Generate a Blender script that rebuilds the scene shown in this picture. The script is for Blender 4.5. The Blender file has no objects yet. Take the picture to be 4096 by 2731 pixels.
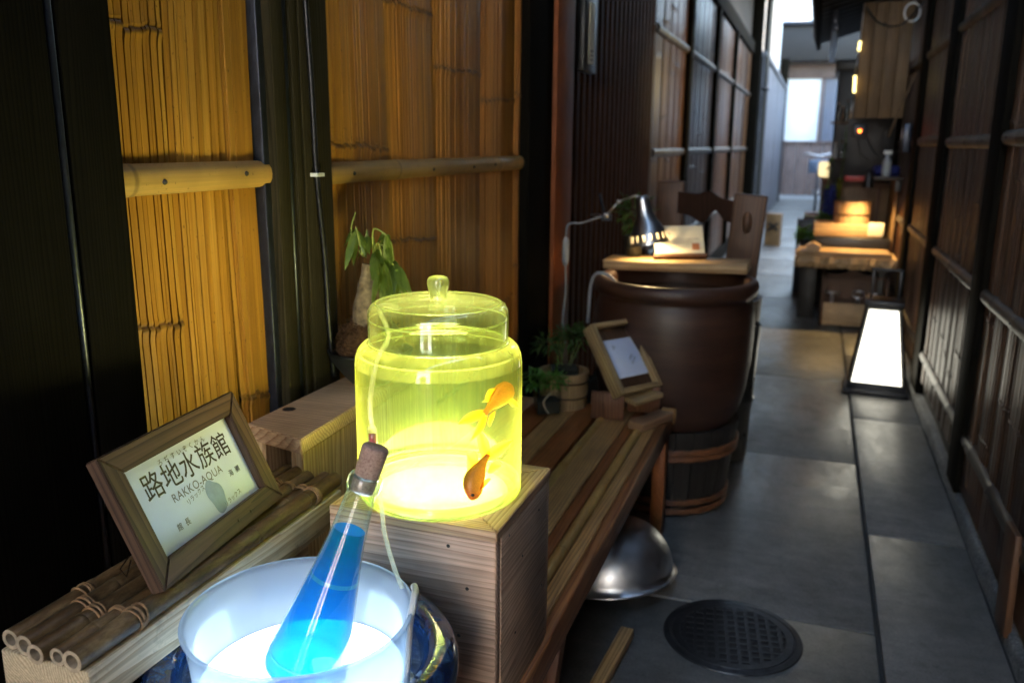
import bpy, bmesh, math, random
from mathutils import Matrix, Vector, Euler, Quaternion

# ------------------------------------------------------------------ scene, camera, sky, sun, exposure
S = bpy.context.scene
COL = S.collection
PI = math.pi
R = math.radians

cam_d = bpy.data.cameras.new('camera')
cam = bpy.data.objects.new('camera', cam_d)
COL.objects.link(cam)
cam_d.sensor_width = 36.0
cam_d.lens = 29.99
cam_d.clip_start = 0.02
cam_d.clip_end = 500.0
CX = Vector((0.9436, 0.3310, 0.0084))     # camera right
CD = Vector((0.0822, -0.2110, -0.9740))   # camera down
CF = Vector((-0.3210, 0.9198, -0.2264))   # camera forward
m3 = Matrix((CX, -CD, -CF)).transposed()
q3 = m3.to_quaternion(); q3.normalize()
cam.matrix_world = Matrix.Translation((0, 0, 1.2)) @ q3.to_matrix().to_4x4()
cam_d.dof.use_dof = True
cam_d.dof.focus_distance = 1.17
cam_d.dof.aperture_fstop = 4.6
S.camera = cam

SUN_EL = R(23)
W = bpy.data.worlds.new('World'); S.world = W; W.use_nodes = True
wn = W.node_tree.nodes; wn.clear()
sky = wn.new('ShaderNodeTexSky'); sky.sky_type = 'NISHITA'; sky.sun_disc = False
sky.sun_elevation = SUN_EL; sky.sun_rotation = R(40); sky.altitude = 50; sky.air_density = 1.2; sky.dust_density = 2.2
bg = wn.new('ShaderNodeBackground'); bg.inputs['Strength'].default_value = 0.15
wo = wn.new('ShaderNodeOutputWorld')
W.node_tree.links.new(sky.outputs[0], bg.inputs[0]); W.node_tree.links.new(bg.outputs[0], wo.inputs[0])

sun_d = bpy.data.lights.new('sun', 'SUN'); sun_d.energy = 2.5; sun_d.angle = R(.53); sun_d.color = (1, .94, .86)
sun = bpy.data.objects.new('sun', sun_d); COL.objects.link(sun)
# the sun stands behind the house across the street: the whole alley lies in open shade
sun_dir = Vector((math.cos(SUN_EL)*math.sin(R(40)), math.cos(SUN_EL)*math.cos(R(40)), math.sin(SUN_EL)))
sun.rotation_euler = sun_dir.to_track_quat('Z', 'Y').to_euler()
sun.location = (0, 0, 30)

S.view_settings.view_transform = 'Standard'
S.view_settings.look = 'None'
S.view_settings.exposure = 4.2
S.view_settings.gamma = 1.0
S.view_settings.use_curve_mapping = False
S.render.engine = 'CYCLES'
cy = S.cycles
cy.use_denoising = True
try:
    cy.denoiser = 'OPENIMAGEDENOISE'
    cy.denoising_input_passes = 'RGB_ALBEDO_NORMAL'
    cy.denoising_prefilter = 'ACCURATE'
except Exception:
    pass
cy.max_bounces = 10; cy.diffuse_bounces = 4; cy.glossy_bounces = 4; cy.transmission_bounces = 6
cy.transparent_max_bounces = 24; cy.volume_bounces = 3
cy.sample_clamp_indirect = 6.0
cy.caustics_reflective = False; cy.caustics_refractive = False

rnd = random.Random(7)

# ------------------------------------------------------------------ helpers: meshes and objects
class MB:
    def __init__(s): s.v = []; s.f = []; s.c = []
    def add(s, vs, fs, col=(1, 1, 1, 1)):
        o = len(s.v)
        s.v += [tuple(p) for p in vs]
        s.f += [tuple(i + o for i in f) for f in fs]
        s.c += [col] * len(vs) if not isinstance(col, list) else col
        return s
    def box(s, lo, hi, M=None, col=(1, 1, 1, 1)):
        x0, y0, z0 = lo; x1, y1, z1 = hi
        vs = [Vector(p) for p in ((x0,y0,z0),(x1,y0,z0),(x1,y1,z0),(x0,y1,z0),(x0,y0,z1),(x1,y0,z1),(x1,y1,z1),(x0,y1,z1))]
        if M is not None: vs = [M @ p for p in vs]
        return s.add(vs, [(0,3,2,1),(4,5,6,7),(0,1,5,4),(1,2,6,5),(2,3,7,6),(3,0,4,7)], col)
    def tube(s, pts, r, seg=10, cap=True, col=(1,1,1,1), squash=1.0):
        pts = [Vector(p) for p in pts]; n = len(pts)
        rs = r if isinstance(r, (list, tuple)) else [r] * n
        t0 = (pts[1] - pts[0]).normalized()
        up = Vector((0,0,1)) if abs(t0.z) < .9 else Vector((1,0,0))
        a = t0.cross(up).normalized()
        vs = []
        for i, p in enumerate(pts):
            t = (pts[min(i+1, n-1)] - pts[max(i-1, 0)]).normalized()
            a = (a - t * a.dot(t)).normalized(); b = t.cross(a)
            for k in range(seg):
                an = 2 * PI * k / seg
                vs.append(p + (a * math.cos(an) + b * math.sin(an) * squash) * rs[i])
        fs = [(i*seg+k, i*seg+(k+1)%seg, (i+1)*seg+(k+1)%seg, (i+1)*seg+k) for i in range(n-1) for k in range(seg)]
        if cap:
            fs.append(tuple(reversed(range(seg)))); fs.append(tuple((n-1)*seg + k for k in range(seg)))
        return s.add(vs, fs, col)
    def lathe(s, prof, c=(0,0,0), seg=48, M=None, skip=None, col=(1,1,1,1)):
        vs = []
        for r, z in prof:
            for k in range(seg):
                an = 2*PI*k/seg
                p = Vector((c[0] + r*math.cos(an), c[1] + r*math.sin(an), c[2] + z))
                vs.append(M @ p if M is not None else p)
        fs = []
        for i in range(len(prof)-1):
            for k in range(seg):
                if skip and skip(i, k): continue
                fs.append((i*seg+k, i*seg+(k+1)%seg, (i+1)*seg+(k+1)%seg, (i+1)*seg+k))
        return s.add(vs, fs, col)
    def disc(s, c, r, seg=48, M=None):
        vs = [Vector((c[0]+r*math.cos(2*PI*k/seg), c[1]+r*math.sin(2*PI*k/seg), c[2])) for k in range(seg)]
        if M is not None: vs = [M @ p for p in vs]
        return s.add(vs, [tuple(range(seg))])

def empty(name, loc=(0,0,0)):
    o = bpy.data.objects.new(name, None); COL.objects.link(o); o.location = loc; o.empty_display_size = .05
    return o
def tag(o, label=None, cat=None, group=None, kind=None):
    if label: o['label'] = label
    if cat: o['category'] = cat
    if group: o['group'] = group
    if kind: o['kind'] = kind
    return o
def thing(name, loc, label, cat, group=None):
    return tag(empty(name, loc), label, cat, group)
def root_loc(o):
    v = Vector((0,0,0))
    while o is not None:
        v += Vector(o.location); o = o.parent
    return v
def link(name, me, mat, parent=None, loc=(0,0,0), smooth=False, rot=None, auto=None):
    o = bpy.data.objects.new(name, me); COL.objects.link(o)
    if mat is not None and not me.materials: me.materials.append(mat)
    if smooth:
        me.shade_smooth()
        if auto is not None:
            try: me.set_sharp_from_angle(angle=R(auto))
            except Exception: pass
    l = Vector(loc)
    if parent is not None:
        o.parent = parent; l = l - root_loc(parent)
    o.location = l
    if rot is not None: o.rotation_euler = rot
    return o
def build(mb, name, mat, parent=None, smooth=False, auto=None, recenter=True):
    vs = mb.v; c = Vector((0,0,0))
    if recenter and vs:
        lo = [min(p[i] for p in vs) for i in range(3)]; hi = [max(p[i] for p in vs) for i in range(3)]
        c = Vector([(lo[i]+hi[i])/2 for i in range(3)])
    me = bpy.data.meshes.new(name)
    me.from_pydata([(p[0]-c.x, p[1]-c.y, p[2]-c.z) for p in vs], [], mb.f)
    ca = me.color_attributes.new('Col', 'FLOAT_COLOR', 'POINT')
    flat = []
    for q in mb.c: flat.extend(q)
    ca.data.foreach_set('color', flat)
    me.update()
    return link(name, me, mat, parent, c, smooth, None, auto)
_bevcache = {}
def board(name, lo, hi, mat, parent=None, bev=.0025, seg=2, rot=None, share=True):
    """a bevelled box; rot is an Euler about its centre"""
    lo = Vector(lo); hi = Vector(hi); sz = hi - lo; c = (lo + hi) / 2
    key = (round(sz.x,5), round(sz.y,5), round(sz.z,5), bev, seg, mat.name if mat else '')
    me = _bevcache.get(key) if share else None
    if me is None:
        bm = bmesh.new(); bmesh.ops.create_cube(bm, size=1)
        for v in bm.verts: v.co = Vector((v.co.x*sz.x, v.co.y*sz.y, v.co.z*sz.z))
        b = min(bev, min(sz)*.45)
        if b > 0: bmesh.ops.bevel(bm, geom=list(bm.edges), offset=b, segments=seg, affect='EDGES', profile=.5)
        me = bpy.data.meshes.new(name); bm.to_mesh(me); bm.free()
        me.shade_smooth()
        try: me.set_sharp_from_angle(angle=R(50))
        except Exception: pass
        if share: _bevcache[key] = me
    return link(name, me, mat, parent, c, False, rot)
def text_mesh(body, size, name, mat, parent, M, spacing=1.0, thick=0.0, align='CENTER', shear=0, bold=0.0):
    cu = bpy.data.curves.new('txt', 'FONT'); cu.body = body; cu.size = size; cu.align_x = align; cu.align_y = 'CENTER'
    cu.space_character = spacing; cu.shear = shear; cu.resolution_u = 3; cu.offset = bold
    to = bpy.data.objects.new('txt', cu); COL.objects.link(to)
    dg = bpy.context.evaluated_depsgraph_get()
    me = bpy.data.meshes.new_from_object(to.evaluated_get(dg))
    bpy.data.objects.remove(to); bpy.data.curves.remove(cu)
    me.name = name
    me.transform(M)
    c = sum((v.co for v in me.vertices), Vector()) / max(1, len(me.vertices))
    me.transform(Matrix.Translation(-c))
    me.materials.clear()
    return link(name, me, mat, parent, c)
def bez(p0, p1, p2, p3, n=16):
    p0, p1, p2, p3 = map(Vector, (p0, p1, p2, p3)); out = []
    for i in range(n+1):
        t = i/n; u = 1-t
        out.append(p0*u**3 + p1*3*u*u*t + p2*3*u*t*t + p3*t**3)
    return out
def spline(pts, n=8):
    pts = [Vector(p) for p in pts]; out = []
    for i in range(len(pts)-1):
        a = pts[max(i-1,0)]; b = pts[i]; c = pts[i+1]; d = pts[min(i+2, len(pts)-1)]
        for k in range(n):
            t = k/n
            out.append(.5*((2*b) + (c-a)*t + (2*a-5*b+4*c-d)*t*t + (3*b-a-3*c+d)*t**3))
    out.append(pts[-1]); return out

# ------------------------------------------------------------------ helpers: materials
class NT:
    def __init__(s, name):
        s.m = bpy.data.materials.new(name); s.m.use_nodes = True
        s.t = s.m.node_tree; s.t.nodes.clear()
        s.out = s.n('ShaderNodeOutputMaterial')
    def n(s, t, **kw):
        nd = s.t.nodes.new(t)
        for k, v in kw.items():
            if k in nd.inputs: nd.inputs[k].default_value = v
            else: setattr(nd, k, v)
        return nd
    def l(s, a, b): s.t.links.new(a, b)
    def coords(s, scale=(1,1,1), rnd_off=3.0, src='Object'):
        tc = s.n('ShaderNodeTexCoord'); mp = s.n('ShaderNodeMapping'); mp.inputs['Scale'].default_value = scale
        oi = s.n('ShaderNodeObjectInfo')
        vm = s.n('ShaderNodeVectorMath', operation='MULTIPLY_ADD')
        cb = s.n('ShaderNodeCombineXYZ')
        for i in range(3): s.l(oi.outputs['Random'], cb.inputs[i])
        s.l(cb.outputs[0], vm.inputs[0]); vm.inputs[1].default_value = (rnd_off, rnd_off*1.7, rnd_off*.6)
        s.l(tc.outputs[src], vm.inputs[2])
        s.l(vm.outputs[0], mp.inputs[0]); return mp.outputs[0]
    def noise(s, vec, scale, detail=4, rough=.55, dist=0.0):
        nd = s.n('ShaderNodeTexNoise', Scale=scale, Detail=detail, Roughness=rough, Distortion=dist)
        s.l(vec, nd.inputs['Vector']); return nd.outputs['Fac']
    def ramp(s, fac, stops):
        r = s.n('ShaderNodeValToRGB'); e = r.color_ramp.elements
        e[0].position = stops[0][0]; e[0].color = (*stops[0][1], 1)
        e[1].position = stops[-1][0]; e[1].color = (*stops[-1][1], 1)
        for p, c in stops[1:-1]:
            x = e.new(p); x.color = (*c, 1)
        s.l(fac, r.inputs[0]); return r.outputs[0]
    def mix(s, fac, a, b, mode='MIX'):
        nd = s.n('ShaderNodeMix', data_type='RGBA', blend_type=mode)
        for sock, v in ((nd.inputs[0], fac), (nd.inputs[6], a), (nd.inputs[7], b)):
            if isinstance(v, (int, float)): sock.default_value = v
            elif isinstance(v, tuple): sock.default_value = (*v, 1)
            else: s.l(v, sock)
        return nd.outputs[2]
    def math(s, op, a, b=None, clamp=False):
        nd = s.n('ShaderNodeMath', operation=op, use_clamp=clamp)
        for i, v in enumerate((a, b)):
            if v is None: continue
            if isinstance(v, (int, float)): nd.inputs[i].default_value = v
            else: s.l(v, nd.inputs[i])
        return nd.outputs[0]
    def bump(s, h, strength=.3, dist=.002):
        b = s.n('ShaderNodeBump', Strength=strength, Distance=dist); s.l(h, b.inputs['Height']); return b.outputs[0]
    def principled(s, color, rough=.5, normal=None, **kw):
        p = s.n('ShaderNodeBsdfPrincipled')
        if isinstance(color, tuple): p.inputs['Base Color'].default_value = (*color, 1)
        else: s.l(color, p.inputs['Base Color'])
        if isinstance(rough, (int, float)): p.inputs['Roughness'].default_value = rough
        else: s.l(rough, p.inputs['Roughness'])
        if normal is not None: s.l(normal, p.inputs['Normal'])
        for k, v in kw.items(): p.inputs[k].default_value = v
        return p.outputs[0]
    def done(s, shader, vol=None):
        s.l(shader, s.out.inputs['Surface'])
        if vol is not None: s.l(vol, s.out.inputs['Volume'])
        return s.m

def wood(name, axis, dark, light, rings=55, rough=.5, bump=.25, contrast=(.35, .75), off=(.11, .07), fine=.35, spec=.35, stain=None):
    """sawn timber: growth rings about an axis parallel to `axis`, fine pores, slight relief"""
    n = NT(name)
    sc = [1, 1, 1]; sc[axis] = .07
    v = n.coords(tuple(sc), 1.3)
    d1 = n.noise(v, 9, 3, .5)
    vm = n.n('ShaderNodeVectorMath', operation='MULTIPLY_ADD')
    cb = n.n('ShaderNodeCombineXYZ')
    for i in range(3): n.l(d1, cb.inputs[i])
    n.l(cb.outputs[0], vm.inputs[0]); vm.inputs[1].default_value = (.05, .05, .05)
    av = n.n('ShaderNodeVectorMath', operation='ADD'); n.l(v, av.inputs[0])
    o3 = [off[0], off[1], 0]
    o3 = [0, off[0], off[1]] if axis == 0 else ([off[0], 0, off[1]] if axis == 1 else [off[0], off[1], 0])
    av.inputs[1].default_value = o3
    n.l(av.outputs[0], vm.inputs[2])
    w = n.n('ShaderNodeTexWave', wave_type='RINGS', rings_direction='XYZ'[axis], wave_profile='SAW')
    w.inputs['Scale'].default_value = rings; w.inputs['Distortion'].default_value = .8; w.inputs['Detail'].default_value = 2; w.inputs['Detail Scale'].default_value = 2.0
    n.l(vm.outputs[0], w.inputs['Vector'])
    base = n.ramp(w.outputs['Fac'], [(0, light), (contrast[0], light), (contrast[1], tuple((a+b)/2 for a, b in zip(dark, light))), (1, dark)])
    sf = [260, 260, 260]; sf[axis] = 6
    fv = n.coords(tuple(sf), 40)
    f = n.noise(fv, 1, 3, .6)
    fr = n.ramp(f, [(.25, (1-fine,)*3), (.7, (1.12,)*3)])
    col = n.mix(1.0, base, fr, 'MULTIPLY')
    big = n.noise(n.coords((1,1,1), 5), 7, 3, .6)
    br = n.ramp(big, [(.25, (.72,)*3), (.75, (1.18,)*3)])
    col = n.mix(1.0, col, br, 'MULTIPLY')
    if stain:
        st = n.noise(n.coords((1,1,1), 9), 28, 5, .7)
        col = n.mix(n.math('MULTIPLY', n.ramp(st, [(.55, (0,0,0)), (.75, (1,1,1))]), .6), col, stain)
    h = n.math('ADD', n.math('MULTIPLY', w.outputs['Fac'], .5), n.math('MULTIPLY', f, .5))
    return n.done(n.principled(col, rough, n.bump(h, bump, .0012), **{'Specular IOR Level': spec}))

def plain(name, color, rough=.5, metal=0.0, var=.15, nscale=30, bump=.0, spec=.5, coat=0.0):
    n = NT(name)
    v = n.coords((1,1,1), 4)
    f = n.noise(v, nscale, 4, .6)
    r = n.ramp(f, [(.3, tuple(c*(1-var) for c in color)), (.7, tuple(min(1, c*(1+var)) for c in color))])
    rr = n.math('ADD', n.math('MULTIPLY', f, .2), rough - .1, True)
    nm = n.bump(f, bump, .002) if bump else None
    return n.done(n.principled(r, rr, nm, Metallic=metal, **{'Specular IOR Level': spec, 'Coat Weight': coat, 'Coat Roughness': .08}))

def emit(name, color, strength):
    n = NT(name); e = n.n('ShaderNodeEmission', Strength=strength); e.inputs[0].default_value = (*color, 1)
    return n.done(e.outputs[0])

def glassy(name, tint=(1,1,1), film=None, film_amt=(.02, .3), refl=.75, base_refl=.045, rough=.02, power=3.5):
    """thin glass: see-through, mirror-like towards the rim, with an optional faint film that catches light"""
    n = NT(name)
    lw = n.n('ShaderNodeLayerWeight', Blend=.5)
    fac = n.math('POWER', lw.outputs['Facing'], power)
    tr = n.n('ShaderNodeBsdfTransparent'); tr.inputs[0].default_value = (*tint, 1)
    base = tr.outputs[0]
    if film:
        tl = n.n('ShaderNodeBsdfTranslucent'); tl.inputs[0].default_value = (*film, 1)
        df = n.n('ShaderNodeBsdfDiffuse'); df.inputs[0].default_value = (*film, 1)
        ms = n.n('ShaderNodeMixShader'); ms.inputs[0].default_value = .3
        n.l(tl.outputs[0], ms.inputs[1]); n.l(df.outputs[0], ms.inputs[2])
        sp = n.noise(n.coords((1,1,.35), 2), 30, 6, .7)
        spr = n.ramp(sp, [(.35, (.6,)*3), (.7, (1.4,)*3)])
        fa = n.math('MULTIPLY', n.math('ADD', n.math('MULTIPLY', fac, film_amt[1]), film_amt[0]), spr)
        m2 = n.n('ShaderNodeMixShader'); n.l(fa, m2.inputs[0]); n.l(base, m2.inputs[1]); n.l(ms.outputs[0], m2.inputs[2])
        base = m2.outputs[0]
    gl = n.n('ShaderNodeBsdfGlossy', Roughness=rough)
    m1 = n.n('ShaderNodeMixShader')
    n.l(n.math('ADD', n.math('MULTIPLY', fac, refl), base_refl, True), m1.inputs[0])
    n.l(base, m1.inputs[1]); n.l(gl.outputs[0], m1.inputs[2])
    return n.done(m1.outputs[0])

def bamboo_mat(name, stops, rough=.36, streak=.5, spec=.5, coat=0.0, sc=(1,230,3.0)):
    """split bamboo cladding: attribute r = tint of the sliver, g = dark node ring, b = weathering"""
    n = NT(name)
    at = n.n('ShaderNodeAttribute', attribute_name='Col')
    sp = n.n('ShaderNodeSeparateColor'); n.l(at.outputs['Color'], sp.inputs[0])
    base = n.ramp(sp.outputs[0], stops)
    st = n.noise(n.coords(sc, 30), 1, 4, .65)
    base = n.mix(1.0, base, n.ramp(st, [(.25, (1-streak,)*3), (.6, (1,)*3), (.8, (1.18,)*3)]), 'MULTIPLY')
    bl = n.noise(n.coords((1,1,.5), 5), 5, 4, .6)
    base = n.mix(1.0, base, n.ramp(bl, [(.3, (.7,)*3), (.7, (1.15,)*3)]), 'MULTIPLY')
    spk = n.noise(n.coords((1,1,.7), 7), 160, 2, .5)
    base = n.mix(n.math('MULTIPLY', n.ramp(spk, [(.68, (0,0,0)), (.75, (1,1,1))]), .55), base, (.05,.025,.012))
    base = n.mix(n.math('MULTIPLY', sp.outputs[1], .8), base, (.045,.03,.02))
    rr = n.math('ADD', n.math('MULTIPLY', st, .25), rough - .1)
    return n.done(n.principled(base, rr, n.bump(st, .12, .001), **{'Specular IOR Level': spec, 'Coat Weight': coat, 'Coat Roughness': .2}))

# ------------------------------------------------------------------ materials
M_bam_gold = bamboo_mat('bamboo_gold', [(0, (.36,.145,.020)), (.5, (.52,.235,.034)), (1, (.62,.31,.055))], .42, .35, .4)
M_bam_amber = bamboo_mat('bamboo_amber', [(0, (.40,.145,.020)), (.5, (.60,.255,.040)), (1, (.72,.37,.08))], .42, .5, .4)  # brightened so warm light from above is put into this colour
M_bam_brown = bamboo_mat('bamboo_brown', [(0, (.050,.021,.007)), (.5, (.095,.041,.013)), (1, (.17,.077,.026))], .32, .5, .45, .15)
M_bam_dark = bamboo_mat('bamboo_dark', [(0, (.026,.0090,.0028)), (.5, (.056,.021,.0062)), (1, (.10,.041,.012))], .38, .5, .25, .0)
M_rail = bamboo_mat('bamboo_rail_pale', [(0, (.46,.25,.065)), (1, (.62,.38,.12))], .45, .25, .4, 0, (200,3,200))
M_rail_dark = bamboo_mat('bamboo_rail_weathered', [(0, (.024,.016,.010)), (1, (.055,.038,.023))], .4, .4, .5, 0, (200,3,200))
M_post = wood('blackened_timber', 2, (.003,.0026,.0018), (.009,.0075,.0048), 60, .8, .3, spec=.04)
M_post_olive = wood('weathered_dark_timber', 2, (.015,.0125,.0068), (.042,.034,.018), 60, .75, .4, spec=.05)
M_red_post = wood('red_timber', 2, (.16,.042,.012), (.30,.085,.025), 40, .6, .2, spec=.2)
M_lattice = wood('dark_lattice_timber', 2, (.016,.007,.004), (.040,.016,.008), 60, .7, .2, spec=.1)
M_back = plain('dark_backing', (.012,.009,.007), .8)
M_strip = plain('dark_metal_trim', (.035,.04,.055), .32, .6, .2, 60)
M_cable = plain('black_cable', (.008,.008,.009), .35)
M_white_plastic = plain('white_plastic', (.7,.7,.66), .4, 0, .08)
M_nail = plain('iron_nail', (.05,.042,.035), .5, .6)
M_cedar_y = wood('pale_cedar_along', 1, (.38,.19,.09), (.70,.47,.27), 46, .55, .25, spec=.3)
M_cedar_x = wood('pale_cedar_across', 0, (.38,.19,.09), (.70,.47,.27), 46, .55, .25, spec=.3)
M_cedar_z = wood('pale_cedar_upright', 2, (.48,.27,.12), (.76,.55,.30), 40, .55, .2, spec=.3)
M_box_x = wood('box_wood_across', 0, (.45,.27,.175), (.72,.49,.34), 75, .55, .35, (.3,.7), (.20,.05), spec=.3)
M_box_y = wood('box_wood_along', 1, (.42,.245,.15), (.66,.44,.29), 85, .55, .35, (.3,.7), (.18,.09), spec=.3)
M_beam_y = wood('beam_wood', 1, (.40,.28,.16), (.70,.57,.38), 85, .6, .35, (.3,.75), (.16,.10), spec=.25, stain=(.10,.095,.08))
M_bench_grain = wood('bench_plank', 1, (.32,.125,.034), (.66,.37,.13), 48, .45, .3, spec=.35)
M_bench_red = wood('bench_red_plank', 1, (.23,.064,.016), (.41,.135,.036), 36, .45, .2, spec=.35)
M_bench_edge = wood('bench_edge_rail', 1, (.20,.06,.018), (.40,.155,.05), 36, .45, .2, spec=.35)
M_stand = wood('reddish_stand', 2, (.10,.035,.018), (.22,.09,.045), 50, .5, .25)
M_shadowbox = wood('oiled_box_frame', 1, (.24,.14,.06), (.46,.31,.15), 30, .5, .2)
M_oke = wood('tub_stave', 2, (.28,.15,.07), (.50,.31,.16), 40, .5, .2)
M_brown = wood('brown_timber', 2, (.055,.024,.011), (.125,.058,.026), 45, .5, .25)
M_brown_x = wood('brown_timber_across', 0, (.055,.024,.011), (.125,.058,.026), 45, .5, .25)
M_darkwood = wood('barrel_timber', 2, (.012,.010,.008), (.032,.026,.02), 45, .45, .3, spec=.4)
M_shopwood = wood('shop_board', 2, (.11,.06,.025), (.21,.125,.055), 30, .55, .15)
M_shopwood_x = wood('shop_plank', 0, (.28,.16,.07), (.52,.34,.17), 30, .55, .15)
M_hoop = plain('bamboo_hoop', (.16,.06,.022), .45, 0, .35, 60, .3)
M_copper = plain('dark_hoop_wire', (.06,.035,.02), .35, .7)
M_chrome = plain('brushed_steel', (.62,.61,.60), .34, 1.0, .12, 90)
M_steel = plain('spun_steel', (.66,.67,.68), .36, 1.0, .15, 14)
M_black = plain('black_paint', (.010,.010,.011), .4)
M_blackpot = plain('black_ceramic', (.014,.016,.014), .38, 0, .3, 40, .1)
M_rubber = plain('grey_tube', (.35,.36,.36), .4)
M_paper = plain('paper', (.70,.75,.93), .65, 0, .04, 12)
M_cardp = plain('cream_card', (.62,.57,.42), .6, 0, .05, 12)
M_ink = plain('ink', (.035,.022,.02), .7, 0, .1)
M_ink_grey = plain('ink_grey', (.16,.14,.14), .7, 0, .1)
M_ink_blue = plain('print_blue', (.30,.38,.55), .7, 0, .15, 40)
M_ink_red = plain('seal_red', (.45,.16,.06), .7)
M_navy = plain('navy_cloth', (.008,.014,.11), .8, 0, .3, 20)
M_plaster = plain('pale_plaster', (.78,.79,.80), .85, 0, .05, 3)
M_plaster_w = plain('warm_plaster', (.62,.50,.40), .85, 0, .1, 3)
M_redstuff = plain('red_lacquer', (.45,.03,.02), .4)
M_soil = plain('dark_moss_soil', (.02,.02,.012), .9, 0, .5, 60, .6)
M_cork = None
def _cork():
    n = NT('cork')
    v = n.coords((1,1,1), 4)
    a = n.noise(v, 330, 4, .7); b = n.noise(v, 900, 2, .6)
    c = n.ramp(a, [(.3, (.22,.12,.085)), (.5, (.42,.26,.19)), (.7, (.52,.34,.26))])
    c = n.mix(n.math('MULTIPLY', n.ramp(b, [(.6, (0,0,0)), (.7, (1,1,1))]), .6), c, (.06,.03,.02))
    return n.done(n.principled(c, .8, n.bump(a, .5, .001)))
M_cork = _cork()
def _urn():
    n = NT('brown_glaze')
    v = n.coords((1,1,1), 0)
    a = n.noise(n.coords((1,1,6), 0), 4, 5, .6)
    b = n.noise(v, 55, 4, .6)
    c = n.ramp(a, [(.25, (.022,.0085,.0048)), (.5, (.040,.016,.0085)), (.75, (.066,.028,.014))])
    r = n.math('ADD', n.math('MULTIPLY', b, .2), .38)
    return n.done(n.principled(c, r, n.bump(b, .10, .002), **{'Specular IOR Level': .5}))
M_urn = _urn()
def _bluepot():
    n = NT('blue_glaze')
    v = n.coords((1,1,2.2), 0)
    a = n.noise(v, 38, 6, .7, .8); b = n.noise(v, 120, 3, .6)
    c = n.ramp(a, [(.3, (.003,.007,.022)), (.48, (.007,.022,.07)), (.6, (.018,.06,.15)), (.74, (.10,.19,.27))])
    return n.done(n.principled(c, .12, n.bump(b, .05, .001), **{'Coat Weight': .5, 'Coat Roughness': .05}))
M_bluepot = _bluepot()
def _stone():
    n = NT('paving_stone')
    v = n.coords((1,1,1), 6)
    a = n.noise(v, 1.9, 5, .62, .5)
    st = n.noise(n.coords((2.2,9,1), 6), 1.6, 6, .7, .8)
    g = n.noise(v, 190, 3, .7)
    c = n.ramp(a, [(.3, (.115,.108,.094)), (.5, (.155,.147,.130)), (.72, (.20,.19,.168))])
    c = n.mix(1.0, c, n.ramp(st, [(.3, (.62,.62,.62)), (.7, (1.2,1.2,1.2))]), 'MULTIPLY')
    c = n.mix(1.0, c, n.ramp(g, [(.3, (.7,.7,.7)), (.7, (1.25,1.25,1.25))]), 'MULTIPLY')
    mr = n.noise(n.coords((3.5,1.2,1), 6), 4.5, 8, .75, .6)
    r = n.math('ADD', n.math('ADD', n.ramp(st, [(.3, (.12,)*3), (.7, (.26,)*3)]), n.ramp(mr, [(.34, (.08,)*3), (.66, (.26,)*3)])), n.math('MULTIPLY', g, .12))
    mo = n.noise(v, 13, 8, .72, .3); c = n.mix(1.0, c, n.ramp(mo, [(.32, (.66,.65,.63)), (.5, (1,1,1)), (.7, (1.22,1.22,1.22))]), 'MULTIPLY')
    sp_ = n.noise(v, 60, 3, .5); c = n.mix(n.math('MULTIPLY', n.ramp(sp_, [(.66, (0,0,0)), (.74, (1,1,1))]), .5), c, (.02,.02,.018))
    h = n.math('ADD', n.math('MULTIPLY', g, .9), n.math('MULTIPLY', mo, .6))
    return n.done(n.principled(c, r, n.bump(h, .35, .003), **{'Specular IOR Level': .55}))
M_stone = _stone()
def _granite():
    n = NT('rough_granite')
    v = n.coords((1,1,1), 6)
    a = n.noise(v, 90, 6, .75); b = n.noise(v, 9, 4, .6)
    c = n.ramp(a, [(.35, (.06,.06,.055)), (.55, (.17,.167,.155)), (.72, (.34,.335,.31))])
    c = n.mix(1.0, c, n.ramp(b, [(.3, (.55,)*3), (.7, (1.1,)*3)]), 'MULTIPLY')
    return n.done(n.principled(c, .75, n.bump(a, .6, .004)))
M_granite = _granite()
M_mortar = plain('joint_mortar', (.03,.029,.026), .8, 0, .3, 60, .4)
M_iron = plain('worn_cast_iron', (.045,.047,.05), .38, .75, .3, 50, .15)
M_hole_shade = plain('hole_shade_dark', (.006,.006,.006), .6)
def _smoked():
    n = NT('smoked_bamboo')
    v = n.coords((1,1,1), 9)
    a = n.noise(n.coords((1,.3,1), 9), 45, 6, .75); b = n.noise(n.coords((1,.12,1), 9), 14, 3, .6)
    c = n.ramp(a, [(.3, (.055,.029,.011)), (.5, (.16,.090,.036)), (.68, (.34,.22,.105))])
    c = n.mix(1.0, c, n.ramp(b, [(.3, (.45,)*3), (.7, (1.25,)*3)]), 'MULTIPLY')
    return n.done(n.principled(c, n.math('ADD', n.math('MULTIPLY', a, .35), .28), n.bump(a, .25, .001), **{'Specular IOR Level': .35}))
M_smoked = _smoked()
M_cutend = plain('cut_bamboo_end', (.40,.31,.21), .7, 0, .3, 120, .2)
M_tie = plain('dried_vine_tie', (.30,.165,.07), .6, 0, .4, 120, .3)
def _pole():
    n = NT('yellow_bamboo_pole')
    a = n.noise(n.coords((1,.1,1), 5), 60, 4, .6); b = n.noise(n.coords((1,1,1), 5), 9, 4, .6)
    c = n.ramp(a, [(.3, (.44,.23,.055)), (.7, (.60,.36,.11))])
    c = n.mix(1.0, c, n.ramp(b, [(.3, (.72,)*3), (.7, (1.12,)*3)]), 'MULTIPLY')
    return n.done(n.principled(c, .38, n.bump(a, .05, .001)))
M_pole = _pole()
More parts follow.
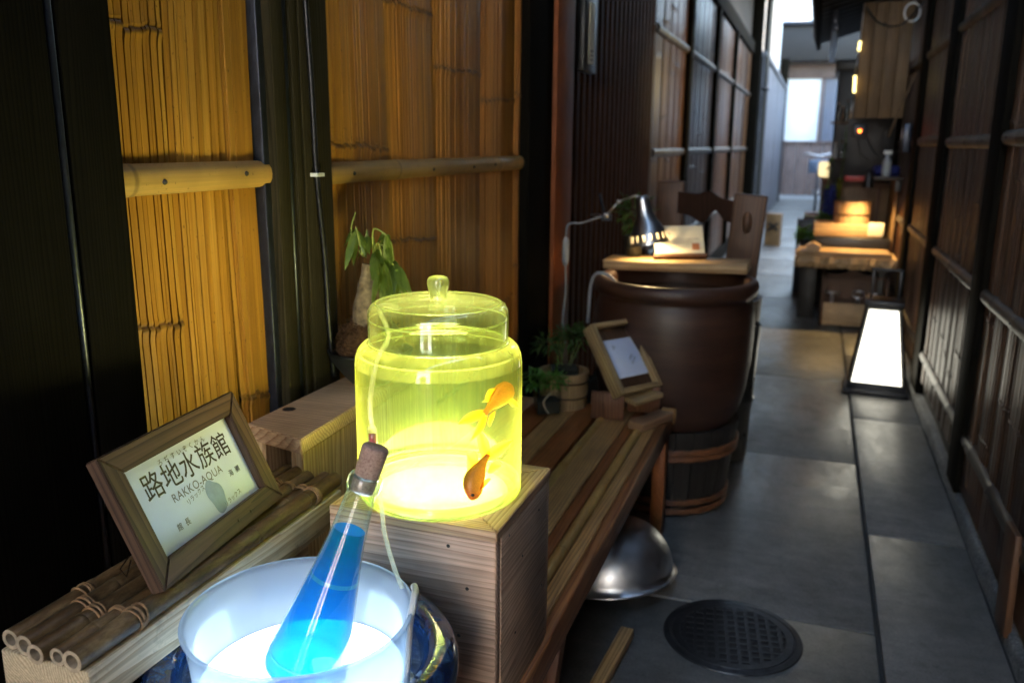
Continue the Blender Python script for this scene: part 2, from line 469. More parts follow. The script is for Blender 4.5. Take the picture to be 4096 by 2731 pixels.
def leafmat(name, c1, c2, tr=.35):
    n = NT(name)
    a = n.noise(n.coords((1,1,1), 3), 40, 3, .6)
    c = n.ramp(a, [(.3, c1), (.7, c2)])
    p = n.principled(c, .38)
    t = n.n('ShaderNodeBsdfTranslucent'); n.l(n.mix(.5, c, (.30,.40,.04)), t.inputs[0])
    m = n.n('ShaderNodeMixShader'); m.inputs[0].default_value = tr
    n.l(p, m.inputs[1]); n.l(t.outputs[0], m.inputs[2])
    return n.done(m.outputs[0])
M_leaf = leafmat('pachira_leaf', (.10,.17,.025), (.22,.30,.05), .5)
M_leaf2 = leafmat('moss_fern', (.018,.055,.010), (.05,.12,.025), .25)
M_leaf3 = leafmat('bright_herb', (.05,.16,.02), (.10,.26,.04), .3)
M_stem = plain('green_stem', (.24,.28,.05), .5)
M_bark = plain('pale_bark', (.17,.125,.07), .85, 0, .6, 90, 1.0)
M_fibre = plain('coir_fibre', (.085,.045,.02), .95, 0, .6, 160, .8, .1)
# jar, water, tub, bottle
M_jar = glassy('jar_glass', (.97,1,.95), (.90,.95,.25), (.02, .55), .45, .05, .015, 3.0)
M_lid = glassy('lid_glass', (.96,1,.93), (.88,.92,.62), (.022, .34), .5, .06, .015, 2.8)
M_glass = glassy('clear_glass', (.95,.98,.97), (.6,.7,.65), (.01, .1), .7, .05)
M_bottle = glassy('bottle_glass', (.88,.97,.93), (.62,.80,.72), (.05, .55), .6, .07, .015, 2.2)
M_pane = glassy('picture_pane', (.99,.99,.99), None, refl=.5, base_refl=.035)
def _water():
    n = NT('green_water')
    tr = n.n('ShaderNodeBsdfTransparent')
    gl = n.n('ShaderNodeBsdfGlossy', Roughness=.01)
    ge = n.n('ShaderNodeNewGeometry')
    sx = n.n('ShaderNodeSeparateXYZ'); n.l(ge.outputs['True Normal'], sx.inputs[0])
    up = n.math('GREATER_THAN', n.math('ABSOLUTE', sx.outputs[2]), .9)
    m = n.n('ShaderNodeMixShader'); n.l(n.math('MULTIPLY', up, .10), m.inputs[0])
    n.l(tr.outputs[0], m.inputs[1]); n.l(gl.outputs[0], m.inputs[2])
    vs = n.n('ShaderNodeVolumeScatter', Density=.45); vs.inputs['Color'].default_value = (.74,1,.72,1)
    vs.inputs['Anisotropy'].default_value = 0.1
    va = n.n('ShaderNodeVolumeAbsorption', Density=4.6); va.inputs['Color'].default_value = (.86,.975,.12,1)
    ad = n.n('ShaderNodeAddShader'); n.l(vs.outputs[0], ad.inputs[0]); n.l(va.outputs[0], ad.inputs[1])
    return n.done(m.outputs[0], ad.outputs[0])
M_water = _water()
def _blue():
    n = NT('blue_liquid')
    lw = n.n('ShaderNodeLayerWeight', Blend=.5)
    tr = n.n('ShaderNodeBsdfTransparent'); tr.inputs[0].default_value = (.04,.50,.93,1)
    tl = n.n('ShaderNodeBsdfTranslucent'); tl.inputs[0].default_value = (.0,.38,.80,1)
    m = n.n('ShaderNodeMixShader')
    n.l(n.math('ADD', n.math('MULTIPLY', n.math('POWER', lw.outputs['Facing'], 2.0), .35), .40), m.inputs[0])
    n.l(tr.outputs[0], m.inputs[1]); n.l(tl.outputs[0], m.inputs[2])
    return n.done(m.outputs[0])
M_blue = _blue()
def _plastic():
    n = NT('frosted_plastic')
    tl = n.n('ShaderNodeBsdfTranslucent'); tl.inputs[0].default_value = (.78,.86,.95,1)
    df = n.n('ShaderNodeBsdfDiffuse'); df.inputs[0].default_value = (.75,.82,.92,1)
    tr = n.n('ShaderNodeBsdfTransparent'); tr.inputs[0].default_value = (.80,.90,1,1)
    gl = n.n('ShaderNodeBsdfGlossy', Roughness=.12)
    a = n.n('ShaderNodeMixShader'); a.inputs[0].default_value = .35; n.l(tl.outputs[0], a.inputs[1]); n.l(df.outputs[0], a.inputs[2])
    b = n.n('ShaderNodeMixShader'); b.inputs[0].default_value = .52; n.l(a.outputs[0], b.inputs[1]); n.l(tr.outputs[0], b.inputs[2])
    lw = n.n('ShaderNodeLayerWeight', Blend=.3)
    c = n.n('ShaderNodeMixShader'); n.l(n.math('MULTIPLY', lw.outputs['Fresnel'], .5), c.inputs[0]); n.l(b.outputs[0], c.inputs[1]); n.l(gl.outputs[0], c.inputs[2])
    return n.done(c.outputs[0])
M_plastic = _plastic()
M_led_jar = emit('jar_led', (1, .97, .45), .06)
M_led_tub = emit('tub_led', (.70, .88, 1.0), .5)
M_lantern = emit('lantern_paper', (1.0, .95, .78), .26)
M_led_red = emit('indicator_red', (1, .10, .01), 1.5)
M_tubelamp = emit('tube_lamp', (1, .78, .26), .3)
M_creamlamp = emit('cream_lamp', (1, .78, .40), .08)
M_whitelamp = emit('street_lamp_glow', (1, 1, 1), .3)
M_bulb = emit('warm_bulb', (1, .78, .40), 4)
M_fish = None
def _fish():
    n = NT('goldfish_skin')
    at = n.n('ShaderNodeAttribute', attribute_name='Col')
    v = n.coords((1,1,1), 0)
    vo = n.n('ShaderNodeTexVoronoi', Scale=520.0); n.l(v, vo.inputs['Vector'])
    c = n.mix(1.0, at.outputs['Color'], n.ramp(vo.outputs['Distance'], [(.1, (1.08,)*3), (.8, (.85,)*3)]), 'MULTIPLY')
    p = n.principled(c, .35)
    t = n.n('ShaderNodeBsdfTranslucent'); n.l(c, t.inputs[0]); m = n.n('ShaderNodeMixShader'); m.inputs[0].default_value = .4
    n.l(p, m.inputs[1]); n.l(t.outputs[0], m.inputs[2])
    return n.done(m.outputs[0])
M_fish = _fish()
def _fin():
    n = NT('goldfish_fin')
    tr = n.n('ShaderNodeBsdfTransparent'); tr.inputs[0].default_value = (1,.9,.5,1)
    tl = n.n('ShaderNodeBsdfTranslucent'); at = n.n('ShaderNodeAttribute', attribute_name='Col'); n.l(at.outputs['Color'], tl.inputs[0])
    m = n.n('ShaderNodeMixShader'); m.inputs[0].default_value = .86
    n.l(tr.outputs[0], m.inputs[1]); n.l(tl.outputs[0], m.inputs[2])
    return n.done(m.outputs[0])
M_fin = _fin()

# ------------------------------------------------------------------ ground, paving, kerb
mb = MB(); mb.add([(-120,-120,-.05),(120,-120,-.05),(120,120,-.05),(-120,120,-.05)], [(0,1,2,3)])
tag(build(mb, 'ground', M_granite), kind='structure')
pav = tag(empty('pavement', (0,0,-.045)), kind='structure')
mb = MB(); mb.box((-1.0,-3.5,-.045), (.62,21,-.012)); build(mb, 'mortar_bed', M_mortar, pav)
def slab(x0, x1, y0, y1):
    j = rnd.uniform(-.0015, .0015)
    board('paving_slab', (x0, y0, -.04), (x1, y1, 0), M_stone, pav, .004, 2, (R(rnd.uniform(-.08,.08)), R(rnd.uniform(-.1,.1)), 0), False).location.z += j
y = 2.130 - 1.252*4
while y < 20.5:
    slab(-.99, .2355, y+.004, y+1.252-.004); y += 1.252
y = 2.738 - 1.262*4
while y < 20.5:
    slab(.2465, .5285, y+.004, y+1.262-.004); y += 1.262
# street beyond the alley mouth
mb = MB(); mb.box((-30,20.99,-.045), (30,22.6,-.004)); tag(build(mb, 'street', plain('street_stone', (.30,.30,.29), .35, 0, .2, 3)), kind='structure')
# rough stone kerb under the right wall
mb = MB(); n = 150; ks = random.Random(3)
def krow(y):
    h = .028 + .012*ks.random()
    return [(.531+.010*ks.random(), y, -.02), (.536+.010*ks.random(), y, h*.7), (.55+.008*ks.random(), y, h), (.66, y, h+.01*ks.random())]
rows = [krow(-3.5 + 24*i/n*1.0) for i in range(n+1)]
vs = [p for r_ in rows for p in r_]
mb.add(vs, [(i*4+k, i*4+k+1, (i+1)*4+k+1, (i+1)*4+k) for i in range(n) for k in range(3)])
tag(build(mb, 'kerb', M_granite, None, True), kind='structure')

# ------------------------------------------------------------------ bamboo cladding
def culm(parent, mat, xf, side, y0, y1, z0, z1, nodes, seed, sl=(.006,.018), wide=.12, bulge=.005, tint=.5, gapmax=.004, wander=.004):
    """one flattened bamboo culm split into slivers; side=+1 faces +x, -1 faces -x"""
    r_ = random.Random(seed); mb = MB()
    ph = [r_.uniform(0, 6.28) for _ in range(4)]; tl = {i: (r_.uniform(-.012,.012), r_.uniform(0,6.28)) for i in range(len(nodes))}
    y = y0; W_ = y1 - y0
    while y < y1 - .001:
        w = min(r_.uniform(*sl), y1 - y)
        if y1 - (y + w) < sl[0]*.6: w = y1 - y
        g = r_.uniform(.0003,.0008) if r_.random() > wide else r_.uniform(.0012, gapmax)
        u = ((y + w/2) - y0) / W_ * 2 - 1
        nk = r_.random(); dz = r_.uniform(-.0012, .0008); tilt = r_.uniform(-.09, .09) * w
        t = max(0, min(1, tint + r_.uniform(-.28, .28)))
        zr = {z0, z1}; k = int((z1-z0)/.22)
        for i in range(1, k+1): zr.add(z0 + (z1-z0)*i/(k+1))
        ns = []
        for i, zn in enumerate(nodes):
            a, p_ = tl[i]; znn = zn + a*u + .0022*math.sin(u*5+p_) + r_.gauss(0,.0022); ns.append(znn)
            zr = {z for z in zr if abs(z-znn) > .055 or z in (z0, z1)}
            for d in (-.05,-.02,-.011,-.006,-.0025,.001,.0045,.009,.018,.05): zr.add(znn+d)
        zr = sorted(z for z in zr if z0 <= z <= z1)
        vs = []; cs = []
        for z in zr:
            yy = wander*math.sin(z*2.3+ph[0]) + wander*.4*math.sin(z*6.1+ph[1])
            d = bulge*(1-u*u) + dz; dark = 0.0
            for znn in ns:
                q_ = z - znn
                d += .0034*math.exp(-(q_/.010)**2) - .0034*math.exp(-((q_-.0045)/.0032)**2)
                yy += .0012*math.sin(u*9+ph[2])*math.exp(-(q_/.03)**2)
                if -.0035 < q_ < .0065: dark = max(dark, .45 + .35*nk)
                elif -.012 < q_ < .012: dark = max(dark, .22*nk)
            ya = y + g/2 + yy; yb = y + w - g/2 + yy
            xa = (d + tilt/2); xb = (d - tilt/2)
            for (py, px) in ((ya, d-.005), (ya, xa), (yb, xb), (yb, d-.005)):
                vs.append((xf + side*px, py, z)); cs.append((t, dark, r_.random(), 1))
        nr = len(zr); fs = []
        for i in range(nr-1):
            for k in range(3):
                f = (i*4+k, i*4+k+1, (i+1)*4+k+1, (i+1)*4+k)
                fs.append(f if side > 0 else f[::-1])
        mb.add(vs, fs, cs)
        y += w
    return build(mb, 'bamboo_strip', mat, parent)
def rail(parent, mat, xf, side, y0, y1, zc, r0, seed, nodes=(), nails=(), name='bamboo_rail', depth=.8, taper=0):
    """a split bamboo batten running along the wall"""
    r_ = random.Random(seed); mb = MB(); seg = 8
    ys = {y0, y1}
    k = max(2, int((y1-y0)/.2))
    for i in range(k): ys.add(y0+(y1-y0)*i/k)
    for n_ in nodes:
        for d in (-.012,-.006,-.002,.002,.006,.012): ys.add(n_+d)
    ys = sorted(v for v in ys if y0 <= v <= y1); vs = []; cs = []
    for y in ys:
        b = 0; dk = 0
        for n_ in nodes:
            b += .0028*math.exp(-((y-n_)/.006)**2) - .0035*math.exp(-((y-n_)/.0022)**2)
            if abs(y-n_) < .003: dk = .55
        rr = r0 + b + taper*(y-y0)/(y1-y0) + r_.uniform(-.0002,.0002)
        for s_ in range(seg+1):
            a = -PI/2 + PI*s_/seg
            vs.append((xf + side*math.cos(a)*rr*depth, y, zc + math.sin(a)*rr)); cs.append((.5+.3*math.sin(y*7+seed), dk, 0, 1))
    m_ = seg+1; nr = len(ys); fs = []
    for i in range(nr-1):
        for s_ in range(seg):
            f = (i*m_+s_, (i+1)*m_+s_, (i+1)*m_+s_+1, i*m_+s_+1)
            fs.append(f if side > 0 else f[::-1])
    fs.append(tuple(range(m_)) if side > 0 else tuple(reversed(range(m_))))
    fs.append(tuple(reversed([(nr-1)*m_+i for i in range(m_)])) if side > 0 else tuple((nr-1)*m_+i for i in range(m_)))
    mb.add(vs, fs, cs)
    o = build(mb, name, mat, parent, True, 40)
    for yn in nails:
        nb = MB(); nb.lathe([(0,.004),(.003,.0035),(.0042,.0015),(.0045,0)], (0,0,0), 8, Matrix.Translation((xf+side*(r0*depth-.0005), yn, zc+r_.uniform(-.004,.004))) @ Matrix.Rotation(side*PI/2, 4, 'Y'))
        build(nb, 'nail', M_nail, o, True)
    return o

# ---- left wall
LW = thing('bamboo_clad_wall', (-.95, 4.5, 0), 'left alley wall clad in golden and brown split bamboo between dark posts', 'wall')
mb = MB(); mb.box((-1.02,-3.5,0), (-.938,12.3,3.3)); build(mb, 'backing_wall', M_back, LW)
ZT = 2.35
board('sill_beam', (-.94,-3.5,0), (-.895,12.2,.14), M_post, LW, .004)
board('top_beam', (-.94,-3.5,ZT), (-.885,12.2,ZT+.14), M_post, LW, .004)
board('post', (-.94,.40,.14), (-.885,.835,ZT), M_post, LW, .004)
mb = MB(); mb.tube([(-.892,.8435,.14),(-.892,.8435,ZT)], .0062, 12); build(mb, 'edge_trim', M_strip, LW, True)
board('post', (-.94,.8515,.14), (-.887,.940,ZT), M_post, LW, .003)
board('filler_strip', (-.94,1.283,.14), (-.905,1.302,ZT), M_strip, LW, .002)
board('post', (-.94,1.2985,.14), (-.8885,1.337,ZT), M_post_olive, LW, .003)
mb = MB(); mb.tube([(-.897,1.3485,.14),(-.897,1.3485,ZT)], .0055, 12); build(mb, 'edge_trim', M_strip, LW, True)
board('post', (-.94,1.3580,.14), (-.8885,1.380,ZT), M_post_olive, LW, .003)
board('post', (-.94,1.3815,.14), (-.8865,1.477,ZT), M_post_olive, LW, .003)
board('post', (-.94,2.69,.14), (-.885,2.945,ZT), M_post, LW, .004)
board('post', (-.94,2.955,.14), (-.872,3.175,ZT), M_red_post, LW, .004)['label'] = 'red stained upright post'
for i, (a, b) in enumerate(((6.27,6.43),(7.93,8.08),(9.65,9.80))):
    board('post', (-.94,a,.14), (-.888,b,ZT), M_post, LW, .004)
board('post', (-.94,12.0,0), (-.80,12.16,3.3), M_post, LW, .004)
p1 = [(.93,1.082,[1.352,.925],.62),(1.082,1.205,[.42,1.72],.58),(1.205,1.29,[.752,1.62],.5)]
for i, (a, b, nd, t) in enumerate(p1):
    culm(LW, M_bam_gold, -.925, 1, a, b, .14, ZT, nd, 11+i, (.004,.016), .36, .005, t, .0052, .009)
p2 = [(1.465,1.783,[1.19,.55],.55),(1.783,2.039,[1.50,.965],.5),(2.039,2.356,[1.385,.52],.32),(2.356,2.65,[1.325,.70],.36),(2.65,2.70,[1.352,.8],.3)]
for i, (a, b, nd, t) in enumerate(p2):
    culm(LW, M_bam_amber, -.925, 1, a, b, .14, ZT, nd, 31+i, (.005,.017), .16, .011, t, .0030, .004)
def panel(parent, mat, xf, side, y0, y1, n, z0, z1, seed, sl=(.010,.028), wide=.2, gapmax=.004):
    r_ = random.Random(seed); w = (y1-y0)/n
    for i in range(n):
        z = r_.uniform(.2,.5); nd = []
        while z < z1-.1: nd.append(z); z += r_.uniform(.34,.62)
        culm(parent, mat, xf, side, y0+i*w, y0+(i+1)*w, z0, z1, nd, seed*10+i, sl, wide, .007, r_.uniform(.25,.75), gapmax, .003)
panel(LW, M_bam_brown, -.925, 1, 5.06, 6.27, 5, .14, ZT, 41)
panel(LW, M_bam_brown, -.925, 1, 6.43, 7.93, 5, .14, ZT, 42, (.02,.05))
panel(LW, M_bam_brown, -.925, 1, 8.08, 9.65, 5, .14, ZT, 43, (.03,.06))
panel(LW, M_bam_brown, -.925, 1, 9.80, 12.0, 6, .14, ZT, 44, (.04,.08))
rail(LW, M_rail, -.918, 1, .94, 1.305, 1.144, .0228, 1, (.975,), (1.03,1.225))
rail(LW, M_rail, -.918, 1, 1.478, 2.70, 1.138, .0222, 2, (1.80,2.47), (1.585,1.98,2.25,2.42))
for a, b in ((5.06,6.27),(6.43,7.93),(8.08,9.65),(9.80,12.0)):
    for z in (1.15, 1.84, .55):
        r_ = rnd.uniform(.2,.45)
        rail(LW, M_rail_dark, -.916, 1, a, b, z, .026, rnd.randint(1,999), tuple(a + r_ + i*.4 for i in range(int((b-a-r_)/.4)+1)), ())
M_lat2 = wood('lattice_bar_timber', 2, (.034,.0105,.004), (.085,.028,.010), 60, .65, .2, spec=.08)
for i in range(20):   # lattice
    yy = 3.20 + i*.0935
    board('lattice_bar', (-.938, yy, .14), (-.920, yy+.050, ZT), M_lat2, LW, .002)
# wall behind the camera stays plain boarding
for i in range(13):
    board('wall_board', (-.937,-3.4+i*.29,.14), (-.918,-3.4+i*.29+.28,ZT), M_lattice, LW, .003)

# black cable clipped to the post
cab = thing('wall_cable', (-.88,1.42,.75), 'thin black cable clipped down the dark post left of the goldfish jar', 'cable')
cp = spline([(-.881,1.382,2.3),(-.880,1.388,1.75),(-.8795,1.396,1.45),(-.8795,1.404,1.30),(-.8805,1.410,1.14),(-.8795,1.425,.98),(-.8805,1.431,.86),(-.8795,1.440,.742)], 6)
mb = MB(); mb.tube(cp, .0052, 8); build(mb, 'cord', M_cable, cab, True)
mb = MB(); mb.box((-.888,1.398,1.136), (-.872,1.424,1.1425)); build(mb, 'cable_clip', M_white_plastic, cab)

# name plate on the lattice
np_ = thing('name_plate', (-.88,3.38,1.5), 'dark framed upright name plate on the lattice right of the red post', 'name plate')
board('case', (-.899,3.29,1.470), (-.865,3.47,1.775), M_black, np_, .006)
board('plate', (-.865,3.345,1.500), (-.8615,3.425,1.725), M_cardp, np_, .001)
for i in range(3): 
    mb = MB(); mb.box((-.8614,3.372,1.545-i*.016), (-.8608,3.40,1.552-i*.016)); build(mb, 'lettering', M_ink, np_)
board('hood', (-.899,3.285,1.80), (-.85,3.475,1.93), M_brown, np_, .004)

# ---- right wall
RW = thing('bamboo_clad_wall', (.6, 4, .05), 'right alley wall of dark glossy split bamboo with black posts', 'wall')
mb = MB(); mb.box((.575,-3.5,.03), (.66,9.4,3.3)); build(mb, 'backing_wall', M_back, RW)
rp = [(-3.5,-3.3),(-1.2,-1.06),(.1,.24),(1.55,1.69),(3.12,3.30),(4.42,4.66),(5.62,5.86),(7.0,7.16),(8.4,8.56)]
for a, b in rp:
    board('post', (.538,a,.03), (.59,b,2.6), M_post, RW, .004)
for i in range(3, len(rp)-1):
    y0, y1 = rp[i][1], rp[i+1][0]
    nC = 8 if i < 5 else 6
    panel(RW, M_bam_dark, .562, -1, y0, y1, nC, .10, 2.6, 60+i, (.010,.026) if i < 5 else (.014,.034), .07, .0025)
    for z in (.225,.722,1.222,1.705,2.2):
        r_ = rnd.uniform(.1,.3)
        rail(RW, M_rail_dark, .560, -1, y0, y1, z + rnd.uniform(-.006,.006), .025, rnd.randint(1,999), tuple(y0+r_+k*.33 for k in range(int((y1-y0-r_)/.33)+1)), tuple(y0+.15+k*.4 for k in range(int((y1-y0-.15)/.4)+1)) if i < 5 else ())
for i in range(17):
    board('wall_board', (.562,-3.3+i*.29,.08), (.58,-3.3+i*.29+.28,2.6), M_lattice, RW, .003)
# short stub board nailed over the foot of the wall
board('stub_board', (.528,2.20,.012), (.545,2.30,.285), M_brown, RW, .003, 2, (0, R(-1.5), R(2)))
for i in range(4):
    board('foot_board', (.556,1.70+i*.355,.05), (.566,1.70+i*.355+.35,.21), M_brown, RW, .003)

# ---- house beyond the left wall: grey boarded fence wall and pale house
FW = thing('boarded_wall', (-.78,16,0), 'tall grey wooden boarded wall beyond the left bamboo wall, daylight on it', 'wall')
mb = MB(); mb.box((-.90,12.2,0), (-.785,20.0,2.33)); build(mb, 'backing_wall', M_back, FW)
M_greyboard = wood('silvered_board', 2, (.07,.072,.08), (.20,.20,.22), 30, .45, .2)
for i in range(39):
    board('board', (-.785,12.2+i*.2,.02), (-.765+rnd.uniform(-.003,.003),12.2+i*.2+.19,2.33), M_greyboard, FW, .002)
board('cap_rail', (-.93,12.2,2.335), (-.73,20.05,2.40), M_greyboard, FW, .006)
board('corner_post', (-.90,19.95,0), (-.74,20.1,3.0), M_post, FW, .004)
DP = thing('downpipe', (-.74,12.25,0), 'black downpipe with a bend at the end of the left bamboo wall', 'pipe')
mb = MB(); mb.tube(spline([(-.745,12.25,0),(-.745,12.25,1.5),(-.745,12.25,2.9),(-.735,12.25,3.06),(-.62,12.2,3.14),(-.2,12.0,3.26),(.35,11.8,3.42)], 6), .045, 12); build(mb, 'pipe', M_black, DP, True)
mb = MB(); mb.tube([(-.745,12.25,1.9),(-.745,12.25,1.96)], .056, 12); build(mb, 'collar', M_black, DP, True)
PH = thing('pale_house', (-2.2,16,0), 'pale plastered house rising behind the grey boarded wall', 'house')
mb = MB(); mb.box((-4.0,12.6,0), (-.96,19.9,4.4)); build(mb, 'wall', M_plaster_w, PH)
board('roof', (-4.4,12.3,4.4), (-.9,20.2,4.55), M_black, PH, .02)
board('corner_board', (-.962,19.6,0), (-.935,19.85,4.4), M_plaster, PH, .01)

# ---- house across the street
EH = thing('town_house', (0,23,0), 'town house across the street end with white panel, brown boarding and dark canopy', 'house')
mb = MB(); mb.box((-14,22.6,0), (24,28,12.2)); build(mb, 'wall', M_plaster, EH)  # height added out of view to keep direct sun off the alley
M_siding = wood('brown_siding', 2, (.09,.06,.052), (.16,.11,.098), 20, .6, .15)
for i in range(34):
    board('siding_board', (-5+i*.3,22.53,0), (-5+i*.3+.29,22.6,1.25), M_siding, EH, .004)
board('sill', (-5,22.48,1.25), (5.2,22.6,1.30), M_siding, EH, .006)
board('lintel', (-5,22.5,2.76), (5.2,22.6,3.10), M_siding, EH, .006)
for xa in (-1.06, -.06, .92):
    board('mullion', (xa,22.5,1.30), (xa+.08,22.6,2.76), M_siding, EH, .005)
board('white_panel', (-.98,22.555,1.30), (-.06,22.6,2.76), M_plaster, EH, .004)
M_bluegrey = plain('lattice_screen', (.20,.25,.34), .5, 0, .2)
mb = MB(); mb.box((.02,22.575,1.30), (.92,22.6,2.76)); build(mb, 'screen', M_bluegrey, EH)
for i in range(11):
    board('screen_bar', (.05+i*.08,22.545,1.30), (.05+i*.08+.03,22.575,2.76), M_siding, EH, .003)
board('canopy', (-5,22.0,3.12), (5.2,22.6,3.92), plain('dark_canopy', (.016,.012,.010), .7), EH, .03)
board('canopy_edge', (-5,21.9,3.92), (5.2,22.62,4.0), M_strip, EH, .01)
mb = MB(); mb.tube([(-1.0,22.46,0),(-1.0,22.46,3.1)], .05, 10); build(mb, 'downpipe', M_siding, EH, True)
board('upper_sign', (-.80,22.44,4.02), (-.53,22.6,4.6), M_whitelamp, EH, .01)['label'] = 'glowing white wall light above the canopy'
board('roof', (-14.5,22.2,12.2), (24.5,28.4,12.4), M_black, EH, .02)

# ---- unseen roofs over the alley, gap between them shaped to control the daylight
def eave(name, label, x0, z0, x1, z1, y0, y1, nraf, thick=.06):
    t = thing(name, ((x0+x1)/2, (y0+y1)/2, min(z0,z1)), label, 'roof')
    mb = MB(); mb.add([(x0,y0,z0),(x1,y0,z1),(x1,y1,z1),(x0,y1,z0),(x0,y0,z0+thick),(x1,y0,z1+thick),(x1,y1,z1+thick),(x0,y1,z0+thick)],
        [(0,3,2,1),(4,5,6,7),(0,1,5,4),(1,2,6,5),(2,3,7,6),(3,0,4,7)]); build(mb, 'roof_deck', M_post, t)
    for i in range(nraf):
        y = y0 + .1 + (y1-y0-.2)*i/(nraf-1)
        a = math.atan2(z1-z0, x1-x0); L = math.hypot(x1-x0, z1-z0)
        board('rafter', ((x0+x1)/2-L/2, y-.025, (z0+z1)/2-.045), ((x0+x1)/2+L/2, y+.025, (z0+z1)/2-.003), M_post, t, .002, 1, (0,-a,0))
    return t
eave('light_shaping_eave', 'unseen dark eave above the alley on the left, shaped to limit daylight', -2.6, 4.0, -.26, 3.15, -3.4, 12.3, 30)
eave('light_shaping_eave', 'unseen dark eave on the right beyond the bench, shaped to limit daylight', 2.4, 4.3, -.22, 3.42, 2.61, 9.4, 18)
eave('light_shaping_eave', 'unseen dark eave on the right at the near end, raised to let daylight in', 2.4, 4.5, .12, 3.74, -3.4, 2.6, 14)

# ------------------------------------------------------------------ drain cover
DR = thing('drain_cover', (-.105,2.0,0), 'round cast iron drain cover with square holes set in the paving', 'drain cover')
dc = (-.105, 2.0, 0)
mb = MB(); mb.disc((dc[0],dc[1],.0021), .150, 48); build(mb, 'pit_shade_disc', M_hole_shade, DR)  # flat dark disc, shade under the grate put in as colour
mb = MB(); mb.lathe([(.170,.0),(.168,.0030),(.154,.0042),(.1525,.0030),(.1495,.0030),(.1485,.0044),(.130,.0048),(.128,.0026)], dc, 64); build(mb, 'rim', M_iron, DR, True, 35)
bm = bmesh.new()
N = 9; cell = .026; hole = .0165
hs = N*cell/2
ang = R(8); ca, sa = math.cos(ang), math.sin(ang)
mb = MB()
def gp(u, v, z): return (dc[0]+u*ca-v*sa, dc[1]+u*sa+v*ca, z)
def clipbar(u0, u1, v0, v1):
    vs = [gp(u,v,.0046) for u,v in ((u0,v0),(u1,v0),(u1,v1),(u0,v1))] + [gp(u,v,.0024) for u,v in ((u0,v0),(u1,v0),(u1,v1),(u0,v1))]
    mb.add(vs, [(0,1,2,3),(0,4,5,1),(1,5,6,2),(2,6,7,3),(3,7,4,0)])
for i in range(N+1):
    u = -hs + i*cell; L = math.sqrt(max(0, .1295**2 - u*u))
    if L < .02: continue
    clipbar(u-.0038, u+.0038, -L, L)
for i in range(N+1):
    u = -hs + i*cell; L = math.sqrt(max(0, .1295**2 - u*u))
    if L < .02: continue
    # cross bars stand a hair lower
    vs0 = len(mb.v); clipbar(-L, L, u-.0038, u+.0038)
    for k in range(vs0, vs0+4): mb.v[k] = (mb.v[k][0], mb.v[k][1], .0043)
build(mb, 'grate', M_iron, DR)

# ------------------------------------------------------------------ long bench
BN = thing('slatted_bench', (-.62,1.55,0), 'long low wooden bench of brown planks and bamboo poles along the left wall', 'bench')
BZ = .385; by0, by1 = .50, 2.57
board('edge_rail', (-.384,by0,.325), (-.360,by1+.015,BZ+.002), M_bench_edge, BN, .004)
for a, b, mt in ((-.4165,-.386,M_bench_grain),(-.476,-.4485,M_bench_red),(-.5485,-.478,M_bench_grain),(-.652,-.5825,M_bench_red),(-.722,-.654,M_bench_grain),(-.805,-.724,M_bench_red),(-.885,-.807,M_bench_grain)):
    dz = rnd.uniform(-.002,.001)
    board('plank', (a,by0+.01,.358+dz), (b,by1+rnd.uniform(-.004,.004),BZ+dz), mt, BN, .003)
def pole(name, x, y0, y1, z, r0, mat, parent, nodes, x1=None, seg=14, caps=True, z1=None):
    x1 = x if x1 is None else x1; z1 = z if z1 is None else z1
    ys = sorted({y0, y1} | {y0+(y1-y0)*i/10 for i in range(11)} | {n+d for n in nodes for d in (-.012,-.006,-.002,.0,.002,.006,.012) if y0 < n+d < y1})
    pts, rs = [], []
    for y in ys:
        t = (y-y0)/(y1-y0); pts.append((x+(x1-x)*t, y, z+(z1-z)*t))
        b = 0
        for n in nodes: b += .0016*math.exp(-((y-n)/.007)**2) - .0016*math.exp(-((y-n)/.0018)**2)
        rs.append(r0+b)
    mb = MB(); mb.tube(pts, rs, seg, caps)
    return build(mb, name, mat, parent, True, 50)
pole('bamboo_pole', -.4325, by0+.02, by1-.13, BZ-.006, .0135, M_pole, BN, [.62,.95,1.27,1.56,1.83,2.12,2.36])
pole('bamboo_pole', -.572, by0+.02, by1, BZ-.006, .0135, M_pole, BN, [.7,1.0,1.33,1.72,2.02,2.33], -.556)
board('cross_rail', (-.885,by1-.10,.30), (-.388,by1-.05,.356), M_bench_red, BN, .003)
board('cross_rail', (-.885,by0+.05,.30), (-.388,by0+.10,.356), M_bench_red, BN, .003)
for yy in (by1-.095, by0+.03):
    for xa in (-.403, -.885):
        board('leg', (xa,yy,0), (xa+.038,yy+.055,.324 if xa > -.5 else .299), M_bench_red, BN, .003)
board('end_block', (-.400,by1+.002,.345), (-.355,by1+.03,BZ+.006), M_bench_grain, BN, .004)

# things pushed under the bench
T = thing('wooden_stake', (-.36,1.7,0), 'pale wooden batten lying under the bench nearest the drain cover', 'batten')
board('batten', (-.385,1.40,.004), (-.352,1.90,.030), M_bench_grain, T, .003, 2, (0,0,R(-4)))
T = thing('wooden_stake', (-.44,1.6,0), 'dark wooden stake standing slanted under the bench by the batten', 'stake')
board('stake', (-.455,1.52,.0), (-.425,1.56,.24), M_stand, T, .003, 2, (R(-14),R(4),0))
T = thing('plastic_crate', (-.6,1.25,0), 'black crate in the dark under the bench', 'crate')
board('crate_body', (-.80,1.02,.0), (-.47,1.50,.20), M_black, T, .008)
T = tag(board('red_tin', (-.455,1.30,.0), (-.41,1.36,.085), M_redstuff, None, .004), 'small red tin under the bench beside the black crate', 'tin')

